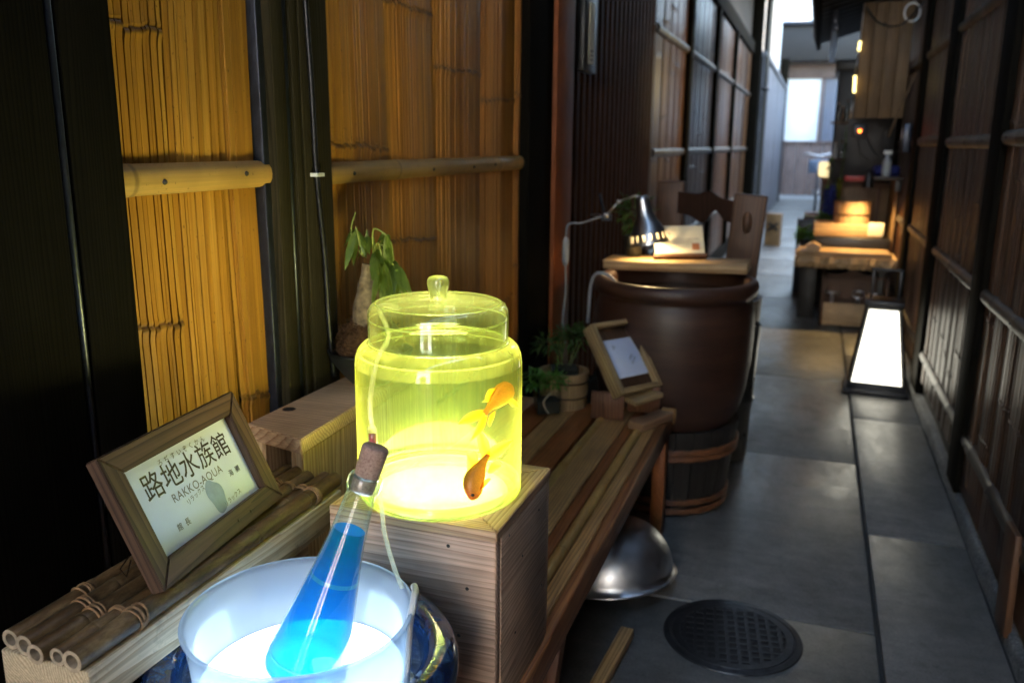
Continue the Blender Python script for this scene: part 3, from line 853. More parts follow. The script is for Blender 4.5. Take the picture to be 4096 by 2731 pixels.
# upturned steel bowl
BW = thing('steel_bowl', (-.44,2.13,0), 'large upturned spun steel bowl resting on the ground under the bench', 'bowl')
Mx = Matrix.Translation((-.452,2.165,.03)) @ Matrix.Rotation(R(-7),4,'Y') @ Matrix.Rotation(R(-4),4,'X')
prof = [(0,.155)] + [(.172*math.sin(a)**.9, .155*math.cos(a)**.85 if math.cos(a) > 0 else 0) for a in [PI/2*i/14 for i in range(1,15)]]
prof[-1] = (.172, 0.0)
mb = MB(); mb.lathe(prof + [(.178,.0),(.180,-.003),(.178,-.006),(.170,-.004)], (0,0,0), 64, Mx); build(mb, 'shell', M_steel, BW, True)
mb = MB(); mb.tube([Mx @ Vector((.1785*math.cos(2*PI*i/64), .1785*math.sin(2*PI*i/64), -.003)) for i in range(65)], .0035, 8, False); build(mb, 'rolled_rim', M_chrome, BW, True)

# ------------------------------------------------------------------ box carrying the jar
BX = thing('wooden_box', (-.497,1.12,BZ), 'pale wooden box on the bench carrying the glowing fish jar', 'box')
bx0, bx1, b_y0, b_y1, bz1 = -.628, -.368, 1.000, 1.252, .687
board('front_board', (bx0,b_y0,BZ+.003), (bx1-.0015,b_y0+.018,bz1-.016), M_box_x, BX, .0025)
board('side_board', (bx1-.019,b_y0+.019,BZ+.003), (bx1,b_y1-.0185,bz1-.016), M_box_y, BX, .002)
board('side_board', (bx0,b_y0+.019,BZ+.003), (bx0+.019,b_y1-.0185,bz1-.016), M_box_y, BX, .002)
board('back_board', (bx0,b_y1-.018,BZ+.003), (bx1-.0015,b_y1,bz1-.016), M_box_x, BX, .0025)
w = .046   # mitred top frame
def prism(name, poly, z0, z1, mat, parent, inset=.0012):
    bm = bmesh.new(); vs = [bm.verts.new((x,y,z0)) for x,y in poly]; f = bm.faces.new(vs)
    r_ = bmesh.ops.extrude_face_region(bm, geom=[f]); 
    for v in [g for g in r_['geom'] if isinstance(g, bmesh.types.BMVert)]: v.co.z = z1
    bmesh.ops.recalc_face_normals(bm, faces=list(bm.faces))
    bmesh.ops.bevel(bm, geom=list(bm.edges), offset=inset, segments=2, affect='EDGES')
    me = bpy.data.meshes.new(name); c = sum((v.co for v in bm.verts), Vector())/len(bm.verts)
    for v in bm.verts: v.co -= c
    bm.to_mesh(me); bm.free(); me.shade_smooth()
    try: me.set_sharp_from_angle(angle=R(50))
    except Exception: pass
    return link(name, me, mat, parent, c)
e_ = .0006
prism('top_frame', [(bx0+e_,b_y0),(bx1-e_,b_y0),(bx1-w-e_,b_y0+w),(bx0+w+e_,b_y0+w)], bz1-.0155, bz1, M_cedar_x, BX)
prism('top_frame', [(bx1,b_y0+e_),(bx1,b_y1-e_),(bx1-w,b_y1-w-e_),(bx1-w,b_y0+w+e_)], bz1-.0155, bz1, M_cedar_y, BX)
prism('top_frame', [(bx1-e_,b_y1),(bx0+e_,b_y1),(bx0+w+e_,b_y1-w),(bx1-w-e_,b_y1-w)], bz1-.0155, bz1, M_cedar_x, BX)
prism('top_frame', [(bx0,b_y1-e_),(bx0,b_y0+e_),(bx0+w,b_y0+w+e_),(bx0+w,b_y1-w-e_)], bz1-.0155, bz1, M_cedar_y, BX)
for (x, z) in ((-.44,.655),(-.412,.595),(-.425,.52)):
    mb = MB(); mb.lathe([(0,.0012),(.002,.001),(.0028,0)], (0,0,0), 10, Matrix.Translation((x,b_y0,z)) @ Matrix.Rotation(PI/2,4,'X')); build(mb, 'screw', M_nail, BX, True)
for (y, z) in ((1.05,.66),(1.19,.64),(1.11,.60),(1.21,.50),(1.08,.49)):
    mb = MB(); mb.lathe([(0,.0012),(.0016,.001),(.0022,0)], (0,0,0), 8, Matrix.Translation((bx1,y,z)) @ Matrix.Rotation(PI/2,4,'Y')); build(mb, 'nail', M_nail, BX, True)

# ------------------------------------------------------------------ fish jar
jc = (-.497, 1.103, .6895)
JR = .1215
LP = thing('light_disc', (jc[0],jc[1],.6), 'round bright light disc set in the box under the fish jar', 'light')
mb = MB(); mb.disc((jc[0],jc[1],.6885), .1015, 48); build(mb, 'diffuser', M_led_jar, LP)
ld = bpy.data.lights.new('jar_lamp', 'AREA'); ld.shape = 'DISK'; ld.size = .18; ld.energy = .37; ld.color = (1, .85, .48)
lo_ = bpy.data.objects.new('jar_lamp', ld); COL.objects.link(lo_); lo_.parent = LP; lo_.location = Vector((jc[0],jc[1],.6893)) - root_loc(LP); lo_.rotation_euler = (PI,0,0)
mb = MB(); mb.lathe([(.1016,-.0011),(.1018,.0002),(.1040,.0002),(.1045,-.0011)], (jc[0],jc[1],.6885), 48); build(mb, 'housing', M_black, LP, True, 40)
JAR = thing('glass_jar', jc, 'large lidded glass jar glowing yellow green with goldfish inside', 'jar')
jp = [(.112,.0005),(.1185,.002),(.1212,.006),(.1215,.012),(.1212,.018),(.1200,.021),(.1212,.025),(.1215,.04),(.1215,.10),(.1215,.17),(.1213,.200),(.1200,.211),(.1165,.2205),(.1105,.227),(.1040,.2305),(.0995,.2330),(.0975,.2375),(.0972,.250),(.0974,.262),(.0985,.2645)]
mb = MB(); mb.lathe(jp[:11], jc, 96); build(mb, 'body', M_jar, JAR, True)
M_shoulder = glassy('shoulder_glow_glass', (.97,1,.93), (.92,.96,.40), (.16, .55), .5, .06, .015, 2.0)  # heavier film puts the bright band of light above the water into the glass
mb = MB(); mb.lathe(jp[10:15], jc, 96); build(mb, 'shoulder', M_shoulder, JAR, True)
mb = MB(); mb.lathe(jp[14:], jc, 96); build(mb, 'neck', M_lid, JAR, True)
mb = MB(); mb.lathe([(0,.0185),(.09,.0185),(.112,.0190),(.1165,.0205)], jc, 96); build(mb, 'inner_floor', M_jar, JAR, True)
mb = MB(); mb.lathe([(.0995,.2300),(.1005,.2330),(.1010,.240),(.1012,.2700),(.1005,.2765),(.0975,.2825),(.0925,.2868),(.086,.2893),(.070,.2908),(.040,.2916),(.020,.2918),(.0125,.2920)], jc, 96)
lid = build(mb, 'lid', M_lid, JAR, True)
mb = MB(); mb.lathe([(.0985,.2310),(.0980,.2690),(.094,.279),(.08,.2855),(.0,.2872)], jc, 96); build(mb, 'lid_inner_face', M_lid, lid, True)
M_knob = glassy('knob_glass', (.97,1,.9), (.9,.95,.45), (.30, .65), .6, .08, .02, 1.6)
mb = MB(); mb.lathe([(.0125,.2920),(.0118,.2965),(.0125,.3010),(.0150,.3090),(.0160,.3140),(.0155,.3195),(.0130,.3235),(.008,.3252),(0,.3256)], jc, 32); build(mb, 'knob', M_knob, lid, True)
for zz, rr, tt, nm in ((.2308,.1004,.0011,'lid_edge'),(.2640,.0985,.0014,'mouth_ring'),(.2868,.0900,.0009,'lid_step')):
    mb = MB(); mb.tube([(jc[0]+rr*math.cos(2*PI*k/72), jc[1]+rr*math.sin(2*PI*k/72), jc[2]+zz) for k in range(73)], tt, 6, False); build(mb, nm, M_knob, JAR if nm == 'mouth_ring' else lid, True)
mb = MB(); mb.lathe([(.1130,.0012),(.1190,.003),(.1205,.010),(.1198,.0178),(.113,.0182)], jc, 96)
build(mb, 'base_ring', glassy('thick_green_glass', (.62,.85,.35), (.55,.75,.16), (.12,.5), .5, .08, .02, 1.5), JAR, True)
WT = 0.2155
wp = [(0,.0195),(.09,.0195),(.112,.0200),(.1175,.0215),(.1190,.030),(.1192,.10),(.1192,.19),(.1180,.208),(.1155,WT)]
mb = MB(); mb.lathe(wp + [(.06,WT),(0,WT)], jc, 72)
WA = thing('jar_water', (jc[0],jc[1],jc[2]+.02), 'clear yellow green water filling the lit glass jar', 'water')
build(mb, 'water_body', M_water, WA, True, 50)
mb = MB(); mb.lathe([(.1168,WT-.0006),(.1150,WT+.0004),(.1120,WT+.0003)], jc, 96); build(mb, 'meniscus', M_knob, WA, True)

# goldfish
def fish(name, label, head, tail, up, L, tailtips, col_top, col_side, col_head, fat=1.0):
    head = Vector(head); tail = Vector(tail); ax = (tail-head).normalized(); up = Vector(up); up = (up - ax*up.dot(ax)).normalized(); sd = ax.cross(up)
    t = thing(name, (head+tail)/2, label, 'goldfish')
    st = [(0,.05),(.03,.35),(.10,.68),(.22,.95),(.36,1.0),(.52,.88),(.68,.62),(.82,.38),(.93,.28),(1.0,.26)]
    seg = 14; mb = MB(); vs = []; cs = []
    LL = (tail-head).length; r0 = LL*.155*fat
    for s_, r_ in st:
        c = head + ax*LL*s_ + up*.006*math.sin(PI*s_)
        for k in range(seg):
            a = 2*PI*k/seg
            vs.append(c + up*math.sin(a)*r0*r_*1.15 + sd*math.cos(a)*r0*r_*.82)
            m_ = (math.sin(a)+1)/2; base = [col_side[i]*(1-m_)+col_top[i]*m_ for i in range(3)]
            if s_ < .25: base = [base[i]*(s_/.25)+col_head[i]*(1-s_/.25) for i in range(3)]
            cs.append((*base,1))
    n = len(st)
    fs = [(i*seg+k, i*seg+(k+1)%seg, (i+1)*seg+(k+1)%seg, (i+1)*seg+k) for i in range(n-1) for k in range(seg)]
    fs += [tuple(reversed(range(seg))), tuple((n-1)*seg+k for k in range(seg))]
    mb.add(vs, fs, cs); build(mb, 'body', M_fish, t, True)
    def fin(name_, root_a, root_b, tip, curve=.0, n_=8, spread=1.0):
        A, B, Tp = Vector(root_a), Vector(root_b), Vector(tip)
        mb = MB(); vs = []; cs = []; md = (A+B)/2; dv = Tp - md
        side_ = (A-B).normalized(); w0 = (A-B).length/2; wmax = max(w0, dv.length*.17*spread)
        for i in range(n_+1):
            u = i/n_; wd = (w0*(1-u) + wmax*math.sin(PI*u**.8)**.9*u**.15) if u < 1 else .0004
            c = md + dv*u + sd*curve*math.sin(u*PI*.9)
            vs += [c + side_*wd*.9, c + sd*.0006*math.sin(u*9), c - side_*wd*.9]
            cs += [(1, .36+.3*u, .02+.08*u, 1), (.9, .28+.2*u, .01, 1), (1, .36+.3*u, .02+.08*u, 1)]
        fs = []
        for i in range(n_): fs += [(3*i,3*i+1,3*i+4,3*i+3),(3*i+1,3*i+2,3*i+5,3*i+4)]
        mb.add(vs, fs, cs); build(mb, name_, M_fin, t, True)
    tb = tail - ax*.001
    for tp, cv in zip(tailtips, (.004,-.004)):
        d = (Vector(tp)-tb).normalized(); pr = d.cross(sd).normalized()
        fin('tail_fin', tb-ax*.004+pr*.0045, tb-ax*.004-pr*.0045, tp, cv)
    dmid = head + ax*LL*.62 + up*r0*.75
    fin('dorsal_fin', dmid-ax*LL*.16, dmid+ax*LL*.2, dmid + up*.018 + ax*.014)
    pl = head + ax*LL*.30 - up*r0*.3
    for s_ in (1,-1):
        fin('pectoral_fin', pl+sd*s_*r0*.6-ax*.004, pl+sd*s_*r0*.6+ax*.006, pl+sd*s_*.030+ax*.012-up*.004)
        eb = MB(); ec = head + ax*LL*.11 + up*r0*.12 + sd*s_*r0*.46
        eb.lathe([(0,.002),(.002,.0015),(.0032,0),(.002,-.0015),(0,-.002)], (0,0,0), 10, Matrix.Translation(ec) @ sd.to_track_quat('Z','Y').to_matrix().to_4x4()); build(eb, 'eye', M_black, t, True)
    bl = head + ax*LL*.74 - up*r0*.6
    fin('anal_fin', bl-ax*.006, bl+ax*.008, bl-up*.016+ax*.012)
    return t
def ray_pt(px, py, dist):
    """point seen at (px,py) of the 2352-wide view at a given distance: used for laying out only"""
    x = px*4096/2352-2048; yv = py*4096/2352-1365.5; f = 3412.0
    d = (CX*x + CD*yv + CF*f).normalized(); return Vector((0,0,1.2)) + d*dist
fish('goldfish', 'golden goldfish with forked tail swimming head down in the lit jar', (-.4085,1.006,.7255), (-.3985,1.046,.778), (-.75,-.3,.55), .06,
     [(-.420,1.060,.812),(-.370,1.070,.796)], (.20,.10,.012), (.95,.60,.10), (.65,.20,.03), 1.3)
fish('goldfish', 'orange goldfish blurred at the right side of the lit jar, tail to the left', (-.392,1.128,.852), (-.405,1.050,.836), (0,0,1), .08,
     [(-.432,1.022,.826),(-.415,1.018,.806)], (.9,.52,.06), (1,.80,.25), (.9,.5,.08), 1.2)

# air tube from lid through the jar side, over the box to the tub
AT = thing('air_tube', (-.55,1.0,.8), 'thin clear air tube hanging out of the jar lid down to the tub', 'tube')
n = NT('silicone_tube'); tl = n.n('ShaderNodeBsdfTranslucent'); tl.inputs[0].default_value = (.55,.57,.5,1)
tr = n.n('ShaderNodeBsdfTransparent'); gl = n.n('ShaderNodeBsdfGlossy', Roughness=.1)
m1 = n.n('ShaderNodeMixShader'); m1.inputs[0].default_value = .62; n.l(tl.outputs[0], m1.inputs[1]); n.l(tr.outputs[0], m1.inputs[2])
m2 = n.n('ShaderNodeMixShader'); m2.inputs[0].default_value = .08; n.l(m1.outputs[0], m2.inputs[1]); n.l(gl.outputs[0], m2.inputs[2])
M_tube = n.done(m2.outputs[0])
A_ = ray_pt(872,705,1.215); B_ = ray_pt(893,770,1.195); C_ = ray_pt(866,830,1.155); D_ = ray_pt(851,920,1.165); E_ = ray_pt(855,984,1.165)
mb = MB(); mb.tube(spline([A_+Vector((.02,.02,-.004)), A_, B_, C_, D_, E_], 8), .0036, 10); build(mb, 'tube', M_tube, AT, True)
F_ = ray_pt(858,1020,1.16)
mb = MB(); mb.tube([E_+Vector((0,0,.003)), F_], .0062, 12); build(mb, 'connector', M_tube, AT, True)
mb = MB(); mb.tube([E_+(F_-E_)*.35, F_], .0050, 12); build(mb, 'pink_valve', plain('pink_plastic', (.75,.12,.12), .4), AT, True)
mb = MB(); mb.tube(spline([F_, ray_pt(868,1110,1.14), ray_pt(877,1160,1.10), ray_pt(883,1220,1.07), ray_pt(905,1300,1.03), ray_pt(925,1350,1.02)], 8), .0027, 10); build(mb, 'tube', M_tube, AT, True)

# ------------------------------------------------------------------ stool against the wall
SZ = .73
ST = thing('wooden_stool', (-.82,1.4,BZ), 'pale wooden stand with a hole in its top against the wall behind the jar', 'stand')
poly = [(-.884,1.160),(-.752,1.123),(-.776,1.70),(-.878,1.70)]
TP = prism('top_plank', poly, SZ-.027, SZ, M_cedar_x, ST, .002)
mb = MB(); mb.disc((-.862,1.255,SZ+.0004), .0105, 24); build(mb, 'hole', M_hole_shade, TP)  # flat dark disc, shade of the opening put in as colour
mb = MB(); mb.lathe([(.0105,.0003),(.0118,.0006),(.0122,0)], (-.862,1.255,SZ), 24); build(mb, 'hole_edge', M_brown, TP, True)
prism('side_board', [(-.786,1.142),(-.757,1.134),(-.780,1.69),(-.808,1.69)], BZ+.001, SZ-.028, M_cedar_z, ST, .002)
prism('side_board', [(-.882,1.180),(-.860,1.175),(-.858,1.69),(-.880,1.69)], BZ+.001, SZ-.028, M_cedar_z, ST, .002)

# ------------------------------------------------------------------ beam with smoked bamboo poles and the framed sign
BM = thing('timber_beam', (-.74,.87,.60), 'pale squared timber beam carrying dark bamboo poles at the lower left', 'beam')
board('beam', (-.806,.607,.602), (-.683,1.128,.652), M_beam_y, BM, .002)
for ya in (.555+.055, 1.045):
    board('support_block', (-.806,ya,BZ+.002) if ya > 1 else (-.806,.607,BZ+.002), (-.745,ya+.075,.601) if ya > 1 else (-.76,.640,.601), M_beam_y, BM, .002)
pr = random.Random(5)
for i in range(5):
    x = -.794 + i*.0243
    r0 = (.0118,.0122,.0118,.0105,.0128)[i]
    y0 = .601 + (.010,.006,-.002,.004,.0)[i]; y1 = 1.128 + (.012,.018,.0,.012,.005)[i]
    z = .6525 + r0
    lb = ('outermost dark bamboo pole on the beam beside the wall', 'second dark bamboo pole from the wall on the beam', 'middle of the five dark bamboo poles on the beam',
          'second dark bamboo pole from the front on the beam, thinnest', 'frontmost dark bamboo pole on the beam, glossy with blue sheen')[i]
    BPo = thing('bamboo_pole', (x,.86,.652), lb, 'bamboo pole', 'smoked bamboo poles on the beam')
    nodes = [y0+.05+pr.uniform(0,.1), y0+.27+pr.uniform(-.05,.05), y0+.44+pr.uniform(-.03,.03)]
    pole('culm', x, y0, y1, z, r0, M_smoked, BPo, nodes, x+pr.uniform(-.002,.002), 18, False)
    mb = MB(); mb.lathe([(r0*.62,-.03),(r0*.62,.0),(r0*.99,.0)], (0,0,0), 20, Matrix.Translation((x,y0,z)) @ Matrix.Rotation(PI/2,4,'X')); build(mb, 'cut_end', M_cutend, BPo, True, 40)
    mb = MB(); mb.disc((0,0,-.029), r0*.62, 16, Matrix.Translation((x,y0,z)) @ Matrix.Rotation(PI/2,4,'X')); build(mb, 'bore', M_back, BPo)
    mb = MB(); mb.disc((0,0,0), r0*.98, 16, Matrix.Translation((x,y1,z)) @ Matrix.Rotation(-PI/2,4,'X')); build(mb, 'far_end', M_cutend, BPo)
    for yt in (y0+.085+pr.uniform(-.008,.02), 1.062+pr.uniform(-.006,.008)):
        mb = MB()
        for k in range(4):
            yy = yt + k*.0032; tl_ = pr.uniform(-.004,.004)
            mb.tube([(x+(r0+.0012)*math.cos(2*PI*j/16), yy+tl_*math.sin(2*PI*j/16), z+(r0+.0012)*math.sin(2*PI*j/16)) for j in range(17)], pr.uniform(.0013,.0019), 6, False)
        build(mb, 'tie', M_tie, BPo, True)

# framed sign leaning back on the poles
P0 = Vector((-.688,.725,.6805)); P1 = Vector((-.718,1.012,.6805))
ex = (P1-P0).normalized(); nh = Vector((-ex.y, ex.x, 0)); th = R(25)
ez = Vector((0,0,1))*math.cos(th) + nh*math.sin(th); ey = ez.cross(ex)
FWd, FHt = .2888, .175
# local frame: X along width, Z up, Y = into the wall
def fpt(u, v, d=0): return P0 + ex*u + ez*v + ey*d
FM = Matrix((ex, ey, ez)).transposed().to_4x4(); FM.translation = P0
if FM.to_3x3().determinant() < 0: raise Exception('frame handedness')
FR = thing('picture_frame', P0 + ex*FWd/2, 'brown wooden picture frame with a Japanese aquarium sign leaning on the bamboo poles', 'picture frame')
def fboard(name, poly, y0, y1, mat, bev=.0015):
    bm = bmesh.new(); vs = [bm.verts.new((x,y0,z)) for x,z in poly]; f = bm.faces.new(vs)
    r_ = bmesh.ops.extrude_face_region(bm, geom=[f])
    for v in [g for g in r_['geom'] if isinstance(g, bmesh.types.BMVert)]: v.co.y = y1
    bmesh.ops.recalc_face_normals(bm, faces=list(bm.faces))
    bmesh.ops.bevel(bm, geom=list(bm.edges), offset=bev, segments=2, affect='EDGES')
    me = bpy.data.meshes.new(name); c = sum((v.co for v in bm.verts), Vector())/len(bm.verts)
    for v in bm.verts: v.co -= c
    bm.to_mesh(me); bm.free(); me.shade_smooth()
    try: me.set_sharp_from_angle(angle=R(50))
    except Exception: pass
    o = link(name, me, mat, FR); wl = FM @ c
    o.location = wl - root_loc(FR); o.rotation_euler = FM.to_euler()
    return o
FM_x = wood('frame_rail', 0, (.040,.020,.012), (.115,.063,.038), 50, .55, .35, spec=.3)
FM_z = wood('frame_stile', 2, (.040,.020,.012), (.105,.058,.035), 50, .55, .35, spec=.3)
fw = .0295; g_ = .0004
yF, yB = -.006, .014     # front towards the viewer (-Y local is towards the alley)
fboard('frame_bottom', [(g_,0),(FWd-g_,0),(FWd-fw-g_,fw),(fw+g_,fw)], yF, yB, FM_x)
fboard('frame_top', [(fw+g_,FHt-fw),(FWd-fw-g_,FHt-fw),(FWd-g_,FHt),(g_,FHt)], yF, yB, FM_x)
fboard('frame_side', [(0,g_),(fw,fw+g_),(fw,FHt-fw-g_),(0,FHt-g_)], yF, yB, FM_z)
fboard('frame_side', [(FWd,g_),(FWd,FHt-g_),(FWd-fw,FHt-fw-g_),(FWd-fw,fw+g_)], yF, yB, FM_z)
mb = MB(); mb.add([FM @ Vector(p) for p in ((fw-.003,.0065,fw-.003),(FWd-fw+.003,.0065,fw-.003),(FWd-fw+.003,.0065,FHt-fw+.003),(fw-.003,.0065,FHt-fw+.003))], [(0,1,2,3)])
PP = build(mb, 'sign_paper', M_paper, FR)
mb = MB(); mb.add([FM @ Vector(p) for p in ((fw-.002,.0035,fw-.002),(FWd-fw+.002,.0035,fw-.002),(FWd-fw+.002,.0035,FHt-fw+.002),(fw-.002,.0035,FHt-fw+.002))], [(0,1,2,3)])
build(mb, 'pane', M_pane, FR)
mb = MB(); mb.box((.012,.014,.012), (FWd-.012,.018,FHt-.012), FM); build(mb, 'back_board', M_back, FR)
def ftext(body, u, v, size, mat, spacing=1.0, rot=0, bold=0.0, depth=.0062, name='lettering', sx=1.0):
    # u,v in sign-paper fractions of the visible paper
    x = fw + u*(FWd-2*fw); z = fw + v*(FHt-2*fw)
    M = FM @ Matrix.Translation((x, depth, z)) @ Matrix.Rotation(R(rot),4,'Y') @ Matrix.Rotation(PI/2,4,'X') @ Matrix.Diagonal((sx,1,1,1))
    text_mesh(body, size, name, mat, PP, M, spacing, bold=bold)
ftext('路地水族館', .52, .70, .0375, M_ink, 1.02, 0, .0002)
ftext('ろ ぢ す い ぞ く か ん', .52, .895, .0095, M_ink, 1.12)
ftext('RAKKO-AQUA', .52, .475, .0165, M_ink_grey, 1.05)
ftext('リラックス', .46, .375, .0088, M_ink, 1.0, -8)
ftext('リラックス', .74, .10, .0088, M_ink, 1.0, -6)
ftext('館 長', .27, .175, .0105, M_ink, 1.3)
ftext('海 獺', .86, .36, .0105, M_ink, 1.3)
# the pale blue printed wash (the mascot drawn on it is left out)
mb = MB(); br_ = random.Random(2); vs = []
for k in range(28):
    a = 2*PI*k/28; rr = 1+.08*math.sin(3*a+1)+.05*math.sin(5*a)
    vs.append(FM @ Vector((fw+.615*(FWd-2*fw)+.0165*rr*math.cos(a)-.002*math.sin(a), .0062, fw+.235*(FHt-2*fw)+.0245*rr*math.sin(a))))
mb.add(vs, [tuple(range(28))]); build(mb, 'printed_wash', M_ink_blue, PP)
for u in (.60,.71):
    mb = MB(); mb.lathe([(0,.001),(.0018,.0007),(.0026,0)], (0,0,0), 10, FM @ Matrix.Translation((u*FWd, yF, fw*.45)) @ Matrix.Rotation(PI/2,4,'X')); build(mb, 'screw', M_copper, FR, True)
# easel leg and hanging ring
mb = MB(); mb.tube([FM @ Vector((-.001,.016,.055)), FM @ Vector((-.017,.020,.048)), FM @ Vector((-.014,.020,.036)), FM @ Vector((-.001,.016,.050))], .0011, 6); build(mb, 'hanging_ring', M_copper, FR)
mb = MB(); mb.box((-.012,0,0), (.012,.003,.12), FM @ Matrix.Translation((FWd*.5,.022,.125)) @ Matrix.Rotation(R(208),4,'X')); build(mb, 'easel_leg', M_back, FR)

# ------------------------------------------------------------------ blue pot with glowing tub and bottle
pc = (-.545, .798, BZ+.001)
PT = thing('ceramic_pot', pc, 'thick rimmed glossy dark blue ceramic pot at the bottom holding the glowing tub', 'pot')
prof = [(.0,.0),(.125,.0),(.140,.010),(.160,.060),(.178,.120),(.187,.160),(.190,.185),(.1885,.200),(.183,.211),(.174,.2165),(.164,.2165),(.154,.212),(.147,.203),(.144,.190),(.141,.150),(.125,.03),(0,.02)]
mb = MB(); mb.lathe(prof, pc, 96); build(mb, 'shell', M_bluepot, PT, True)
tag(PT)
def _gravel():
    n = NT('pale_gravel'); v = n.coords((1,1,1), 0)
    vo = n.n('ShaderNodeTexVoronoi', Scale=120.0); n.l(v, vo.inputs['Vector'])
    c = n.ramp(vo.outputs['Distance'], [(.1, (.5,.45,.36)), (.6, (.16,.14,.11))])
    return n.done(n.principled(c, .25, n.bump(vo.outputs['Distance'], .6, -.004)))
mb = MB(); mb.lathe([(0,.135),(.1405,.135)], pc, 64); GV = build(mb, 'gravel', _gravel()); tag(GV, 'wet pale gravel around the glowing tub inside the blue pot', 'gravel', kind='stuff')
tc = Vector((-.533,.776,.520))
TB = thing('plastic_tub', tc, 'frosted white plastic tub glowing from inside, set in the blue pot', 'tub')
mb = MB(); mb.lathe([(0,.0),(.112,.0),(.118,.006),(.121,.04),(.126,.10),(.130,.134),(.1335,.138),(.1345,.141),(.1325,.143),(.1290,.141),(.1275,.134),(.1240,.10),(.1190,.04),(.116,.010),(0,.006)], tc, 96); build(mb, 'wall', M_plastic, TB, True)
mb = MB(); mb.disc((tc.x,tc.y,tc.z+.058), .1195, 64); build(mb, 'light_panel', M_led_tub, TB)
mb = MB(); mb.tube(spline([tc+Vector((.118,.030,.02)), tc+Vector((.123,.033,.08)), tc+Vector((.126,.034,.128)), tc+Vector((.1235,.052,.150)), tc+Vector((.116,.072,.151)), tc+Vector((.108,.085,.149))], 8), .0045, 10); build(mb, 'hose', M_white_plastic, TB, True)

# bottle leaning in the tub
T0 = Vector((-.4545,.826,.853)); B0 = T0 - (T0-Vector((-.540,.757,.535))).normalized()*.292
bd = (T0-B0); BL = bd.length; bd.normalize()
BMx = Matrix.Translation(B0) @ bd.to_track_quat('Z','Y').to_matrix().to_4x4()
BT = thing('glass_bottle', B0, 'tall clear bottle of bright blue liquid with a cork leaning in the glowing tub', 'bottle')
Hn = BL - .030      # lip height
bp = [(0,.002),(.040,.0),(.0475,.004),(.0515,.012),(.0490,.030),(.0425,.065),(.0360,.100),(.0300,.132),(.0252,.160),(.0220,.182),(.0190,Hn-.045),(.0172,Hn-.022),(.0172,Hn-.0185),(.0198,Hn-.0175),(.0203,Hn-.012),(.0198,Hn-.004),(.0180,Hn),(.0150,Hn),(.0145,Hn-.004)]
mb = MB(); mb.lathe(bp, (0,0,0), 64, BMx); build(mb, 'glass', M_bottle, BT, True)
LZ = Hn - .068
lp = [(0,.006),(.038,.006),(.0455,.010),(.0494,.014),(.0470,.030),(.0405,.065),(.0340,.100),(.0280,.132),(.0232,.160),(.0185,LZ)]
lp = [p for p in lp if p[1] <= LZ+.0001]
mb = MB(); mb.lathe(lp, (0,0,0), 48, BMx)
rg = MB(); rg.lathe([(.0470,.030),(.0476,.0315),(.0466,.0335)], (0,0,0), 48, BMx)
rg2 = MB(); rg2.lathe([(.0282,.131),(.0284,.1335),(.0276,.136)], (0,0,0), 48, BMx)
M_refraction_ring = glassy('aqua_refraction_ring', (.6,1,.95), (.15,.85,.75), (.55,.4), .4, .1)
BLq = build(mb, 'blue_liquid', M_blue, BT, True)
mb = MB(); mb.disc((0,0,LZ), .0184, 32, BMx); build(mb, 'liquid_surface', M_blue, BT)
build(rg, 'base_ring', M_refraction_ring, BT, True); build(rg2, 'refraction_ring', M_refraction_ring, BT, True)  # both rings stand for bright refraction lines, drawn as aqua strips
mb = MB(); mb.lathe([(0,Hn-.020),(.0135,Hn-.020),(.0143,Hn-.006),(.0150,Hn+.005),(.0160,Hn+.030),(.0158,Hn+.0335),(.0145,Hn+.0355),(0,Hn+.0358)], (0,0,0), 32, BMx); build(mb, 'cork', M_cork, BT, True)

# ------------------------------------------------------------------ foliage helpers
def leaf(mb, base, d, up, L, w, droop=.3, fold=.25, n=5):
    """a pointed folded leaf"""
    base = Vector(base); d = Vector(d).normalized(); up = Vector(up); sd = d.cross(up)
    if sd.length < 1e-3: sd = d.cross(Vector((1,0,.2)))
    sd.normalize(); up = sd.cross(d).normalized(); vs = []
    for i in range(n+1):
        t = i/n; ww = w*math.sin(PI*min(1, t*.93+.05))**.8*(1-.25*t)
        c = base + d*L*t - Vector((0,0,1))*droop*L*t*t
        vs += [c - sd*ww + up*fold*ww, c, c + sd*ww + up*fold*ww]
    fs = []
    for i in range(n): fs += [(3*i,3*i+1,3*i+4,3*i+3),(3*i+1,3*i+2,3*i+5,3*i+4)]
    mb.add(vs, fs)
def bush(mb, c, r, n, L, w, seed, squash=.8, updir=.5):
    r_ = random.Random(seed)
    for i in range(n):
        d = Vector((r_.gauss(0,1), r_.gauss(0,1), r_.gauss(updir,.8))).normalized()
        p = Vector(c) + Vector((d.x*r, d.y*r, d.z*r*squash))*r_.uniform(.25,1)
        dd = (d + Vector((r_.gauss(0,.5), r_.gauss(0,.5), r_.gauss(.1,.5)))).normalized()
        leaf(mb, p, dd, (r_.gauss(0,.4), r_.gauss(0,.4), 1), L*r_.uniform(.6,1.3), w*r_.uniform(.7,1.2), r_.uniform(0,.5), .25, 3)

